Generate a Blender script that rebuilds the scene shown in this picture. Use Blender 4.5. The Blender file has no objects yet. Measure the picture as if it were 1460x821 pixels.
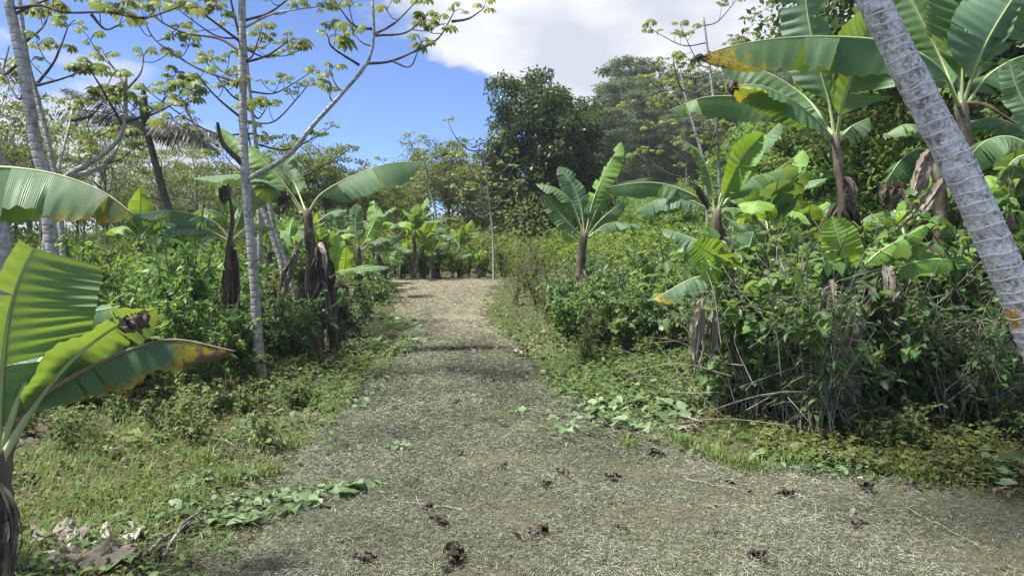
import bpy, math
import numpy as np
from mathutils import Vector, Matrix, Quaternion

# ------------------------------------------------------------------ camera, sky, sun, exposure
sc = bpy.context.scene
C = sc.collection
F = 1042.0; CX = 730.0; HY = 395.0; CAMZ = 1.6          # focal length / principal column / horizon row in photo pixels
cam_d = bpy.data.cameras.new('camera'); cam = bpy.data.objects.new('camera', cam_d); C.objects.link(cam)
cam_d.sensor_width = 36.0; cam_d.lens = 36.0 * F / 1460.0
cam_d.shift_y = -(410.5 - HY) / 1460.0
cam_d.clip_start = 0.05; cam_d.clip_end = 6000
cam.location = (0, 0, CAMZ); cam.rotation_euler = (math.radians(90), 0, 0)
sc.camera = cam

SUN_EL, SUN_AZ = 63.0, -103.0                             # azimuth: degrees from +Y (view direction) towards +X
w = bpy.data.worlds.new('World'); sc.world = w; w.use_nodes = True
nt = w.node_tree; N = nt.nodes; Lk = nt.links
for n in list(N): N.remove(n)
def wn(t, **k):
    n = N.new(t)
    for a, b in k.items(): setattr(n, a, b)
    return n
out = wn('ShaderNodeOutputWorld'); bg = wn('ShaderNodeBackground'); bg.inputs['Strength'].default_value = 0.15
sky = wn('ShaderNodeTexSky', sky_type='NISHITA', sun_disc=False)
sky.sun_elevation = math.radians(SUN_EL); sky.sun_rotation = math.radians(SUN_AZ)
sky.altitude = 3500; sky.air_density = 0.37; sky.dust_density = 0.0; sky.ozone_density = 6.0
tc = wn('ShaderNodeTexCoord')
def wmath(op, a, b=None, clamp=False):
    m = wn('ShaderNodeMath', operation=op); m.use_clamp = clamp
    for i, v in enumerate((a, b)):
        if v is None: continue
        if isinstance(v, (int, float)): m.inputs[i].default_value = v
        else: Lk.new(v, m.inputs[i])
    return m.outputs[0]
def sdir(px, py):
    v = Vector(((px - CX) / F, 1.0, (HY - py) / F)); return v.normalized()
# cloud field: two octave sets of noise on the sky directions, with broad banks of cloud
mp = wn('ShaderNodeMapping'); mp.inputs['Scale'].default_value = (1.0, 1.0, 2.1); Lk.new(tc.outputs['Generated'], mp.inputs['Vector'])
n1 = wn('ShaderNodeTexNoise'); n1.inputs['Scale'].default_value = 4.6; n1.inputs['Detail'].default_value = 9; n1.inputs['Roughness'].default_value = 0.58; n1.inputs['Distortion'].default_value = 0.25
Lk.new(mp.outputs[0], n1.inputs['Vector'])
n2 = wn('ShaderNodeTexNoise'); n2.inputs['Scale'].default_value = 5.0; n2.inputs['Detail'].default_value = 8; n2.inputs['Roughness'].default_value = 0.5
mp2 = wn('ShaderNodeMapping'); mp2.inputs['Location'].default_value = (3.1, 1.7, 0.4); mp2.inputs['Scale'].default_value = (1, 1, 2.0); Lk.new(tc.outputs['Generated'], mp2.inputs['Vector'])
Lk.new(mp2.outputs[0], n2.inputs['Vector'])
dens = wmath('MULTIPLY', wmath('SUBTRACT', n1.outputs['Fac'], 0.43), 2.7)
banks = [((760, -60), .36, .45), ((900, 20), .24, .48), ((1080, 40), .26, .5), ((590, -40), .22, .30), ((660, 10), .13, .30),
         ((60, 215), .28, .75), ((250, 225), .22, .62), ((500, 250), .14, .32), ((1250, 80), .3, .3),
         ((420, 95), .25, -.85), ((620, 150), .20, -.8), ((230, 50), .28, -.75), ((760, 185), .12, -.3), ((20, 30), .22, -.4)]
for (px, py), r, a in banks:
    d = wn('ShaderNodeVectorMath', operation='DISTANCE'); Lk.new(tc.outputs['Generated'], d.inputs[0]); d.inputs[1].default_value = sdir(px, py)
    mr = wn('ShaderNodeMapRange', interpolation_type='SMOOTHSTEP'); Lk.new(d.outputs['Value'], mr.inputs['Value'])
    mr.inputs['From Min'].default_value = 0; mr.inputs['From Max'].default_value = r; mr.inputs['To Min'].default_value = a; mr.inputs['To Max'].default_value = 0
    dens = wmath('ADD', dens, mr.outputs[0])
mask = wn('ShaderNodeMapRange', interpolation_type='SMOOTHSTEP'); Lk.new(dens, mask.inputs['Value'])
mask.inputs['From Min'].default_value = -0.02; mask.inputs['From Max'].default_value = 0.42
cr = wn('ShaderNodeMix', data_type='RGBA'); cr.inputs[6].default_value = (1.38, 1.47, 1.66, 1); cr.inputs[7].default_value = (2.0, 2.04, 2.1, 1)
mr2 = wn('ShaderNodeMapRange'); Lk.new(n2.outputs['Fac'], mr2.inputs['Value']); mr2.inputs['From Min'].default_value = .40; mr2.inputs['From Max'].default_value = .60
Lk.new(mr2.outputs[0], cr.inputs[0])
mx = wn('ShaderNodeMix', data_type='RGBA'); Lk.new(mask.outputs[0], mx.inputs[0])
Lk.new(sky.outputs[0], mx.inputs[6]); Lk.new(cr.outputs[2], mx.inputs[7])
Lk.new(mx.outputs[2], bg.inputs['Color']); Lk.new(bg.outputs[0], out.inputs['Surface'])

sun_d = bpy.data.lights.new('sun', 'SUN'); sun_d.energy = 3.5; sun_d.angle = math.radians(8); sun_d.color = (1.0, 0.965, 0.91)
sun = bpy.data.objects.new('sun', sun_d); C.objects.link(sun)
el, az = math.radians(SUN_EL), math.radians(SUN_AZ)
sdv = Vector((math.cos(el) * math.sin(az), math.cos(el) * math.cos(az), math.sin(el)))
sun.rotation_euler = sdv.to_track_quat('Z', 'Y').to_euler(); sun.location = (0, 0, 60)

sc.view_settings.view_transform = 'Standard'; sc.view_settings.look = 'None'; sc.view_settings.exposure = 1.75; sc.view_settings.gamma = 1
sc.render.engine = 'CYCLES'
sc.cycles.max_bounces = 10; sc.cycles.diffuse_bounces = 6; sc.cycles.glossy_bounces = 2; sc.cycles.transmission_bounces = 4; sc.cycles.transparent_max_bounces = 4
sc.cycles.use_denoising = True
sc.cycles.caustics_reflective = False; sc.cycles.caustics_refractive = False

# ------------------------------------------------------------------ helpers
rng = np.random.default_rng(11)
def U(a, b, n=None): return rng.uniform(a, b, n)
def nrm(v): return v / np.maximum(np.linalg.norm(v, axis=-1, keepdims=True), 1e-9)
def P(px, py, d): return np.array([(px - CX) / F * d, d, CAMZ - (py - HY) / F * d])
def sstep(x, a, b):
    t = np.clip((x - a) / (b - a), 0, 1); return t * t * (3 - 2 * t)
_ph = np.random.default_rng(3).uniform(0, 6.28, (12, 3))
def vn(x, y, s=1.0, o=0):
    r = 0
    for i in range(4):
        p = _ph[(i + o) % 12]; k = s * (1.0 + 0.83 * i)
        r = r + np.sin(k * (x * math.cos(p[0]) + y * math.sin(p[0])) + p[1] + 1.7 * np.sin(k * .45 * (y * math.cos(p[2]) - x * math.sin(p[2])))) / (1 + .6 * i)
    return r / 2.4

YP = [-30, 0, 3.9, 5.46, 6.5, 8, 10, 13, 18, 22, 25, 40]
XL = [-2.2, -1.9, -1.75, -1.6, -1.75, -2.0, -2.05, -1.9, -2.7, -3.6, -4.2, -9]
XR = [6.5, 6, 5.0, 3.2, 1.7, 1.0, 0.72, 0.2, -0.55, -0.5, -0.3, 0]
def xl(y): return np.interp(y, YP, XL)
def xr(y): return np.interp(y, YP, XR)
HYS = np.array([-30, 0, 6, 8, 10.5, 13, 15.5, 18, 21, 24, 27, 33, 45, 400.])
HZS = np.array([0, 0, 0, 0.03, 0.12, 0.25, 0.44, 0.70, 1.08, 1.46, 1.62, 1.85, 2.6, 2.6])
HU = [-1.5, -.8, -.5, -.3, -.1, .05, .16, .5, 1.0, 2]
HH = [4, 5, 5, 6, 8, 10, 17, 22, 24, 20]
def h(x, y):
    x = np.asarray(x, float); y = np.asarray(y, float)
    z = np.interp(y, HYS, HZS)
    r = np.clip(x - xr(y) - 0.9, 0, 16)
    z = z + 0.11 * r * sstep(y, 5.5, 12)
    u = x / np.maximum(y, 5)
    z = z + np.interp(u, HU, HH) * sstep(y, 38, 125)
    z = z + 0.05 * vn(x, y, .55) * sstep(y, 2, 5) * (1 - 0.75 * inpath(x, y))
    return z
def inpath(x, y):
    x = x + .28 * vn(x, y, 2.3, 6) + .10 * vn(x, y, 7, 1)
    return sstep(x - xl(y), -.3, .3) * (1 - sstep(x - xr(y), -.3, .3)) * (1 - sstep(y, 24.5, 25.5))
def ghit(px, py):
    d = np.arange(2.0, 60, .01); x = (px - CX) / F * d; z = CAMZ - (py - HY) / F * d
    i = np.argmax(z <= h(x, d)); return np.array([x[i], d[i], float(h(x[i], d[i]))])
def gxy(px, d):
    x = (px - CX) / F * d; return np.array([x, d, float(h(x, d))])

class MB:
    def __init__(s): s.V = []; s.F3 = []; s.F4 = []; s.M3 = []; s.M4 = []; s.R = []; s.D = []; s.UV = []; s.n = 0
    def add(s, V, F3=None, F4=None, rnd=0.5, dry=0.0, uv=None, mat=0):
        V = np.asarray(V, float); k = len(V)
        s.V.append(V); s.R.append(np.broadcast_to(np.asarray(rnd, float), (k,))); s.D.append(np.broadcast_to(np.asarray(dry, float), (k,)))
        s.UV.append(np.zeros((k, 2)) if uv is None else uv)
        for Fx, L_, M_ in ((F3, s.F3, s.M3), (F4, s.F4, s.M4)):
            if Fx is not None and len(Fx):
                Fx = np.asarray(Fx, int); L_.append(Fx + s.n); M_.append(np.full(len(Fx), mat))
        s.n += k
    def mesh(s, name, mats, origin=None, smooth=True):
        me = bpy.data.meshes.new(name)
        V = np.concatenate(s.V)
        if origin is not None: V = V - np.asarray(origin)
        f3 = np.concatenate(s.F3) if s.F3 else np.zeros((0, 3), int); f4 = np.concatenate(s.F4) if s.F4 else np.zeros((0, 4), int)
        me.vertices.add(len(V)); me.vertices.foreach_set('co', V.astype(np.float32).ravel())
        nl = len(f3) * 3 + len(f4) * 4
        me.loops.add(nl); me.loops.foreach_set('vertex_index', np.concatenate([f3.ravel(), f4.ravel()]).astype(np.int32))
        me.polygons.add(len(f3) + len(f4))
        st = np.concatenate([np.arange(len(f3)) * 3, len(f3) * 3 + np.arange(len(f4)) * 4]).astype(np.int32)
        me.polygons.foreach_set('loop_start', st)
        me.polygons.foreach_set('material_index', np.concatenate(s.M3 + s.M4).astype(np.int32))
        me.polygons.foreach_set('use_smooth', np.full(len(st), smooth, bool))
        a = me.attributes.new('rnd', 'FLOAT', 'POINT'); a.data.foreach_set('value', np.concatenate(s.R).astype(np.float32))
        a = me.attributes.new('dry', 'FLOAT', 'POINT'); a.data.foreach_set('value', np.concatenate(s.D).astype(np.float32))
        a = me.attributes.new('st', 'FLOAT2', 'POINT'); a.data.foreach_set('vector', np.concatenate(s.UV).astype(np.float32).ravel())
        for m in mats: me.materials.append(m)
        me.update(calc_edges=True); me.validate()
        return me

def thing(name, label, cat, loc=(0, 0, 0), group=None, rz=0, scale=1.0):
    o = bpy.data.objects.new(name, None); C.objects.link(o); o.location = tuple(loc); o.rotation_euler = (0, 0, rz); o.scale = (scale,) * 3
    o.empty_display_size = .1
    return tag(o, label, cat, group)
def tag(o, label, cat, group=None, kind=None):
    o['label'] = label; o['category'] = cat
    if group: o['group'] = group
    if kind: o['kind'] = kind
    return o
def part(name, me, parent=None, kind=None, mat=None):
    o = bpy.data.objects.new(name, me); C.objects.link(o)
    if parent is not None: o.parent = parent
    if mat is not None: o.matrix_local = mat
    if kind: o['kind'] = kind
    return o
def structure(name, me):
    o = part(name, me); o['kind'] = 'structure'; return o
def copy_tree(o, parent=None):
    c = o.copy(); C.objects.link(c); c.parent = parent
    for ch in o.children: copy_tree(ch, c)
    return c
def place(o, loc, rz, s, label=None, group=None):
    o.location = tuple(loc); o.rotation_euler = (0, 0, rz); o.scale = (s, s, s * U(.9, 1.12))
    if label: o['label'] = label
    if group: o['group'] = group
    return o

def spline(pts, n):
    p = np.asarray(pts, float)
    if len(p) == 2: t = np.linspace(0, 1, n)[:, None]; return p[0] * (1 - t) + p[1] * t
    q = np.vstack([2 * p[0] - p[1], p, 2 * p[-1] - p[-2]])
    res = []
    for i in range(len(p) - 1):
        t = np.linspace(0, 1, 16, endpoint=False)[:, None]; a, b, c, d = q[i:i + 4]
        res.append(.5 * (2 * b + (c - a) * t + (2 * a - 5 * b + 4 * c - d) * t ** 2 + (3 * b - a - 3 * c + d) * t ** 3))
    res = np.vstack(res + [p[-1:]])
    s = np.concatenate([[0], np.cumsum(np.linalg.norm(np.diff(res, axis=0), axis=1))]); s /= s[-1]
    t = np.linspace(0, 1, n)
    return np.stack([np.interp(t, s, res[:, k]) for k in range(3)], 1)

def tube(mb, pts, rad, sides=6, rnd=.5, mat=0, dry=0.0, cap=True):
    p = np.asarray(pts, float); n = len(p); rad = np.broadcast_to(np.asarray(rad, float), (n,))
    T = nrm(np.gradient(p, axis=0)); ref = np.array([0, 0, 1.]) if abs(T[0][2]) < .8 else np.array([1., 0, 0])
    A = np.zeros_like(T); a = nrm(np.cross(ref, T[0]))
    for i in range(n):
        a = nrm(a - T[i] * np.dot(a, T[i])); A[i] = a
    B = np.cross(T, A); th = np.arange(sides) / sides * 2 * math.pi
    V = (p[:, None] + rad[:, None, None] * (A[:, None] * np.cos(th)[None, :, None] + B[:, None] * np.sin(th)[None, :, None])).reshape(-1, 3)
    i, j = np.meshgrid(np.arange(n - 1), np.arange(sides), indexing='ij'); i = i.ravel(); j = j.ravel(); k = (j + 1) % sides
    F4 = np.stack([i * sides + j, i * sides + k, (i + 1) * sides + k, (i + 1) * sides + j], 1)
    uv = np.stack([np.repeat(np.linspace(0, 1, n), sides), np.tile(th / 6.283, n)], 1)
    F3 = None
    if cap:
        V = np.vstack([V, p[-1:] + T[-1] * rad[-1] * .5]); uv = np.vstack([uv, [[1, .5]]])
        jj = np.arange(sides); F3 = np.stack([(n - 1) * sides + jj, (n - 1) * sides + (jj + 1) % sides, np.full(sides, n * sides)], 1)
    mb.add(V, F3, F4, rnd, dry, uv, mat)

def leaves(mb, Pn, D, Nn, L, W, shape='d', rnd=None, mat=0, droop=.15, dry=0.0):
    n = len(Pn)
    if n == 0: return
    D = nrm(D); S = nrm(np.cross(D, Nn)); Nn = np.cross(S, D)
    L = np.broadcast_to(np.asarray(L, float), (n,))[:, None]; W = np.broadcast_to(np.asarray(W, float), (n,))[:, None]
    rnd = U(0, 1, n) if rnd is None else np.broadcast_to(rnd, (n,)); Z = np.array([0, 0, 1.])
    dry = np.broadcast_to(np.asarray(dry, float), (n,))
    if shape == 'd':
        prof = [(0, 0, 0), (.45, .5, .12), (1, 0, -.05), (.45, -.5, .12)]
        F4 = [[0, 1, 2, 3]]; F3 = None
    elif shape == 'l':
        prof = [(0, 0, 0), (.28, .46, .1), (.28, -.46, .1), (.66, .40, .08), (.66, -.40, .08), (1, 0, -.12), (.28, 0, 0), (.66, 0, -.02)]
        F3 = [[0, 1, 6], [0, 6, 2], [3, 5, 7], [7, 5, 4]]; F4 = [[1, 3, 7, 6], [6, 7, 4, 2]]
    else:  # heart
        prof = [(.1, 0, 0), (-.06, .3, .03), (-.06, -.3, .03), (.22, .54, .1), (.22, -.54, .1), (.6, .36, .06), (.6, -.36, .06), (1, 0, -.12), (.35, 0, -.02)]
        F3 = [[0, 1, 8], [1, 3, 8], [3, 5, 8], [5, 7, 8], [7, 6, 8], [6, 4, 8], [4, 2, 8], [2, 0, 8]]; F4 = None
    k = len(prof); V = np.zeros((n, k, 3))
    for i, (a, b, c) in enumerate(prof):
        V[:, i] = Pn + D * L * a + S * W * b + Nn * W * c - Z * L * droop * a * a
    off = (np.arange(n) * k)[:, None, None]
    F3n = (np.asarray(F3)[None] + off).reshape(-1, 3) if F3 else None
    F4n = (np.asarray(F4)[None] + off).reshape(-1, 4) if F4 else None
    mb.add(V.reshape(-1, 3), F3n, F4n, np.repeat(rnd, k), np.repeat(dry, k), None, mat)

def blades(mb, Pn, L, lean, az, W, rnd=None, mat=0, bend=.5):
    n = len(Pn); d = np.stack([np.cos(az), np.sin(az), np.zeros(n)], 1); s = np.stack([-np.sin(az), np.cos(az), np.zeros(n)], 1)
    L = np.broadcast_to(L, (n,))[:, None]; W = np.broadcast_to(W, (n,))[:, None]; lean = np.broadcast_to(lean, (n,))[:, None]
    z = np.array([0, 0, 1.]); b1 = lean; b2 = lean + bend
    m = Pn + L * .55 * (d * np.sin(b1) + z * np.cos(b1)); t = m + L * .5 * (d * np.sin(b2) + z * np.cos(b2))
    V = np.stack([Pn - s * W * .5, Pn + s * W * .5, m - s * W * .42, m + s * W * .42, t], 1).reshape(-1, 3)
    off = (np.arange(n) * 5)[:, None]
    rnd = U(0, 1, n) if rnd is None else rnd
    mb.add(V, np.array([[2, 3, 4]]) + off, np.array([[0, 1, 3, 2]]) + off, np.repeat(rnd, 5), 0, None, mat)

def rdir(n, up=0.0):
    v = rng.normal(size=(n, 3)); v[:, 2] += up; return nrm(v)

# ------------------------------------------------------------------ materials
def newmat(name):
    m = bpy.data.materials.new(name); m.use_nodes = True; t = m.node_tree
    for n in list(t.nodes): t.nodes.remove(n)
    return m, t
class G:
    def __init__(s, t): s.t = t
    def n(s, ty, ins=None, **k):
        n = s.t.nodes.new(ty)
        for a, b in k.items(): setattr(n, a, b)
        for a, b in (ins or {}).items(): s.set(n.inputs[a], b)
        return n
    def set(s, i, v):
        if isinstance(v, bpy.types.NodeSocket): s.t.links.new(v, i)
        else: i.default_value = v
    def attr(s, name): return s.n('ShaderNodeAttribute', attribute_name=name)
    def math(s, op, a, b=0.0, clamp=False): return s.n('ShaderNodeMath', {0: a, 1: b}, operation=op, use_clamp=clamp).outputs[0]
    def mix(s, f, a, b, mode='MIX'): return s.n('ShaderNodeMix', {0: f, 6: a, 7: b}, data_type='RGBA', blend_type=mode).outputs[2]
    def ramp(s, f, stops):
        r = s.n('ShaderNodeValToRGB', {0: f}); e = r.color_ramp.elements
        while len(e) < len(stops): e.new(.5)
        for q, (p, c) in zip(e, stops): q.position = p; q.color = (*c, 1) if len(c) == 3 else c
        return r.outputs[0]
    def noise(s, scale, detail=4, rough=.55, vec=None, dist=0.0):
        n = s.n('ShaderNodeTexNoise', {'Scale': scale, 'Detail': detail, 'Roughness': rough, 'Distortion': dist})
        if vec is not None: s.set(n.inputs['Vector'], vec)
        return n.outputs['Fac']
    def rng(s, v, a, b, c=0.0, d=1.0): return s.n('ShaderNodeMapRange', {0: v, 1: a, 2: b, 3: c, 4: d}).outputs[0]
    def pos(s): return s.n('ShaderNodeNewGeometry').outputs['Position']
    def obj(s): return s.n('ShaderNodeTexCoord').outputs['Object']
def c4(c): return (*c, 1)

def leaf_mat(name, cols, trans=(0.3, 0.42, 0.06), tmix=.32, rough=.5, spec=.35, objvar=.25):
    m, t = newmat(name); g = G(t)
    r = g.attr('rnd').outputs['Fac']
    oi = g.n('ShaderNodeObjectInfo').outputs['Random']
    f = g.math('ADD', g.math('MULTIPLY', r, 1 - objvar), g.math('MULTIPLY', oi, objvar))
    k = len(cols); col = g.ramp(f, [(i / max(k - 1, 1), c) for i, c in enumerate(cols)])
    nz = g.noise(9.0, 3, vec=g.pos()); col = g.mix(g.rng(nz, .35, .65, 0, .35), col, g.mix(.5, col, (0, 0, 0, 1)))
    p = g.n('ShaderNodeBsdfPrincipled', {'Base Color': col, 'Roughness': rough, 'Specular IOR Level': spec})
    tr = g.n('ShaderNodeBsdfTranslucent', {'Color': g.mix(.55, g.mix(1.0, col, (2.0, 2.0, 1.4, 1), 'MULTIPLY'), c4((trans[0] * .85, trans[1] * .8, trans[2] * 1.3)))})
    mxs = g.n('ShaderNodeMixShader', {0: tmix, 1: p.outputs[0], 2: tr.outputs[0]}); o = g.n('ShaderNodeOutputMaterial', {0: mxs.outputs[0]})
    return m

def banana_mat(name, top, trans, dead=False):
    m, t = newmat(name); g = G(t)
    st = g.attr('st').outputs['Vector']; sx = g.n('ShaderNodeSeparateXYZ', {0: st}); u, v = sx.outputs[0], sx.outputs[1]
    r = g.attr('rnd').outputs['Fac']; dry = g.attr('dry').outputs['Fac']
    sv = g.n('ShaderNodeCombineXYZ', {0: g.math('MULTIPLY', u, 60.0), 1: g.math('MULTIPLY', v, 1.2), 2: g.math('MULTIPLY', r, 40.0)}).outputs[0]
    str1 = g.noise(2.2, 3, vec=sv); str2 = g.noise(.45, 3, vec=sv)
    wav = g.math('SINE', g.math('MULTIPLY', u, 1100.0))
    col = g.mix(r, c4(top[0]), c4(top[1]))
    col = g.mix(g.rng(str1, .35, .65, 0, .3), col, g.mix(1.0, col, (.62, .68, .6, 1), 'MULTIPLY'))
    col = g.mix(g.rng(str2, .42, .62, 0, .35), col, g.mix(1.0, col, (1.35, 1.3, 1.1, 1), 'MULTIPLY'))
    nz = g.noise(5.0, 5, vec=g.pos(), rough=.65); nz2 = g.noise(26.0, 4, vec=g.pos(), rough=.7)
    e = g.math('ADD', dry, g.math('MULTIPLY', g.math('SUBTRACT', g.math('ADD', g.math('MULTIPLY', nz, .6), g.math('MULTIPLY', nz2, .4)), .5), 1.1))
    yel = g.rng(e, .36, .50); brn = g.rng(e, .55, .64)
    blotch = g.rng(nz2, .5, .6)
    yc = g.mix(blotch, (.42, .33, .03, 1), (.13, .075, .018, 1)); bc = g.mix(nz2, (.055, .034, .018, 1), (.22, .15, .085, 1))
    tcol = g.mix(r, c4(trans[0]), c4(trans[1])); tcol = g.mix(g.rng(str1, .35, .65, 0, .35), tcol, g.mix(1.0, tcol, (.7, .75, .6, 1), 'MULTIPLY'))
    col = g.mix(brn, g.mix(yel, col, yc), bc); tcol = g.mix(brn, g.mix(yel, tcol, (.5, .36, .02, 1)), (.1, .05, .015, 1))
    rib = g.rng(g.math('ABSOLUTE', v), .035, .075, 1, 0); col = g.mix(g.math('MULTIPLY', rib, .75), col, (.26, .33, .14, 1)); tcol = g.mix(g.math('MULTIPLY', rib, .8), tcol, (.12, .14, .04, 1))
    bmp = g.n('ShaderNodeBump', {'Strength': .32, 'Distance': .006, 'Height': g.math('ADD', g.math('ADD', wav, g.math('MULTIPLY', str1, 2.0)), g.math('MULTIPLY', str2, 9.0))})
    p = g.n('ShaderNodeBsdfPrincipled', {'Base Color': col, 'Roughness': g.rng(brn, 0, 1, .46, .8), 'Specular IOR Level': .42, 'Normal': bmp.outputs[0]})
    tr = g.n('ShaderNodeBsdfTranslucent', {'Color': tcol})
    mxs = g.n('ShaderNodeMixShader', {0: .36, 1: p.outputs[0], 2: tr.outputs[0]}); g.n('ShaderNodeOutputMaterial', {0: mxs.outputs[0]})
    return m

def bark_mat(name, a, b, c=None, scale=14.0, rough=.85, bands=0.0, lich=.5, stretch=(1, 1, .35)):
    m, t = newmat(name); g = G(t)
    mpn = g.n('ShaderNodeMapping', {'Vector': g.pos(), 'Scale': stretch})
    n1 = g.noise(scale, 6, .65, mpn.outputs[0]); n2 = g.noise(scale * .3, 5, .6, g.pos(), .4)
    col = g.mix(g.rng(n1, .35, .65), c4(a), c4(b))
    if c: col = g.mix(g.rng(n2, lich - .04, lich + .09), col, c4(c))
    hgt = n1
    if bands:
        z = g.n('ShaderNodeSeparateXYZ', {0: g.pos()}).outputs[2]
        sb = g.math('POWER', g.math('ABSOLUTE', g.math('SINE', g.math('ADD', g.math('MULTIPLY', z, bands), g.math('MULTIPLY', n1, .7)))), 14.0)
        col = g.mix(g.math('MULTIPLY', sb, .2), col, (.04, .035, .03, 1)); hgt = g.math('SUBTRACT', n1, g.math('MULTIPLY', sb, .6))
    bmp = g.n('ShaderNodeBump', {'Strength': .6, 'Distance': .015, 'Height': hgt})
    p = g.n('ShaderNodeBsdfPrincipled', {'Base Color': col, 'Roughness': rough, 'Specular IOR Level': .2, 'Normal': bmp.outputs[0]}); g.n('ShaderNodeOutputMaterial', {0: p.outputs[0]})
    return m

M = {}
M['ban'] = banana_mat('banana_leaf', ((.07, .150, .072), (.105, .205, .085)), ((.20, .31, .03), (.27, .38, .04)))
M['ban_pale'] = banana_mat('banana_leaf_pale', ((.11, .205, .12), (.15, .255, .13)), ((.18, .28, .05), (.24, .33, .06)))
M['ban_young'] = banana_mat('banana_leaf_young', ((.13, .27, .045), (.19, .34, .055)), ((.27, .41, .03), (.36, .50, .04)))
M['midrib'] = bark_mat('banana_midrib', (.27, .34, .15), (.38, .44, .22), scale=8, rough=.5)
M['midrib_red'] = bark_mat('banana_petiole_brown', (.17, .14, .08), (.26, .2, .13), (.1, .06, .05), scale=10, rough=.6)
M['dead'] = leaf_mat('dead_leaf', [(.03, .025, .02), (.08, .068, .055), (.15, .13, .105), (.26, .23, .19)], (.22, .13, .05), .12, .8, .15, .3)
M['dead_grey'] = leaf_mat('dead_leaf_grey', [(.09, .07, .055), (.2, .165, .13), (.33, .29, .25), (.45, .41, .37)], (.25, .2, .14), .12, .8, .15, .3)
M['pseudo'] = bark_mat('banana_stem', (.025, .02, .015), (.15, .12, .085), (.26, .235, .19), scale=11, rough=.8, lich=.6, stretch=(1, 1, .12))
M['pseudo_green'] = bark_mat('banana_stem_green', (.10, .14, .05), (.2, .25, .1), (.05, .035, .02), scale=9, rough=.6, lich=.58, stretch=(1, 1, .15))
M['cec'] = leaf_mat('cecropia_leaf', [(.065, .115, .025), (.10, .155, .03), (.14, .19, .035), (.21, .22, .04), (.36, .25, .04)], (.27, .32, .06), .34, .5, .3, .5)
M['cecbark'] = bark_mat('cecropia_bark', (.22, .205, .185), (.44, .425, .405), (.14, .14, .11), scale=22, bands=30.0, lich=.6)
M['twigbark'] = bark_mat('twig_bark', (.045, .036, .030), (.12, .10, .085), scale=20)
M['darkbark'] = bark_mat('dark_bark', (.03, .025, .02), (.10, .08, .065), scale=12)
M['greybark'] = bark_mat('grey_bark', (.16, .15, .135), (.30, .285, .26), (.1, .1, .08), scale=14)
M['dry_twig'] = bark_mat('dry_twig', (.19, .16, .125), (.40, .36, .29), scale=24)
M['darkfol'] = leaf_mat('dark_foliage', [(0.014, 0.035, 0.010), (0.023, 0.053, 0.014), (0.042, 0.081, 0.020), (0.066, 0.114, 0.026)], (.14, .22, .03), 0.30, .45, .4, .1)
M['darkfol2'] = leaf_mat('deep_foliage', [(0.033, 0.063, 0.021), (0.060, 0.108, 0.030), (0.098, 0.149, 0.039), (0.149, 0.209, 0.053)], (.16, .22, .03), 0.33, .5, .3, .15)
M['hillfol'] = leaf_mat('hill_foliage', [(0.069, 0.108, 0.055), (0.097, 0.138, 0.069), (0.131, 0.172, 0.083), (0.172, 0.193, 0.103)], (.16, .2, .05), 0.33, .6, .2, .4)
M['olive'] = leaf_mat('olive_foliage', [(0.070, 0.111, 0.032), (0.108, 0.157, 0.041), (0.152, 0.197, 0.049), (0.202, 0.216, 0.065)], (.26, .3, .05), 0.38, .55, .25, .45)
M['bright'] = leaf_mat('bright_foliage', [(0.064, 0.126, 0.025), (0.100, 0.184, 0.035), (0.144, 0.232, 0.044), (0.181, 0.261, 0.058)], (.36, .46, .05), 0.42, .5, .3, .35)
M['shrub'] = leaf_mat('shrub_leaf', [(0.062, 0.135, 0.037), (0.098, 0.199, 0.052), (0.135, 0.249, 0.068), (0.197, 0.305, 0.086)], (.3, .44, .05), 0.42, .45, .4, .3)
M['coffee'] = leaf_mat('glossy_leaf', [(0.048, 0.103, 0.039), (0.083, 0.166, 0.055), (0.124, 0.221, 0.076), (0.193, 0.290, 0.090)], (.2, .34, .05), 0.36, .46, .3, .3)
M['vine'] = leaf_mat('vine_leaf', [(0.055, 0.122, 0.039), (0.093, 0.183, 0.054), (0.139, 0.244, 0.072), (0.213, 0.295, 0.087)], (.34, .46, .06), 0.42, .45, .38, .3)
M['weed'] = leaf_mat('weed_leaf', [(.05, .10, .03), (.08, .145, .042), (.115, .185, .052), (.155, .215, .065), (.20, .235, .08), (.17, .15, .075)], (.26, .34, .08), 0.36, .55, .25, .1)
M['grass'] = leaf_mat('grass_blade', [(0.099, 0.139, 0.040), (0.129, 0.188, 0.045), (0.168, 0.228, 0.055), (0.198, 0.208, 0.075), (0.298, 0.249, 0.139)], (.3, .38, .07), 0.38, .5, .3, .05)
M['clip'] = leaf_mat('cut_grass', [(.035, .036, .026), (.10, .118, .078), (.175, .195, .128), (.26, .275, .195), (.43, .425, .34)], (.2, .2, .1), .12, .7, .2, .05)
M['litter'] = leaf_mat('litter_leaf', [(.035, .027, .02), (.075, .058, .042), (.125, .10, .075), (.21, .18, .14)], (.15, .1, .05), .08, .8, .15, .05)
M['yellowcover'] = leaf_mat('yellowing_leaf', [(.045, .08, .022), (.08, .125, .03), (.13, .17, .04), (.19, .20, .055), (.10, .075, .04), (.06, .045, .03)], (.3, .34, .05), .28, .55, .3, .05)
M['palmleaf'] = leaf_mat('palm_leaflet', [(.022, .027, .02), (.035, .042, .028), (.055, .06, .042)], (.08, .1, .04), .12, .5, .3, .1)

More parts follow.
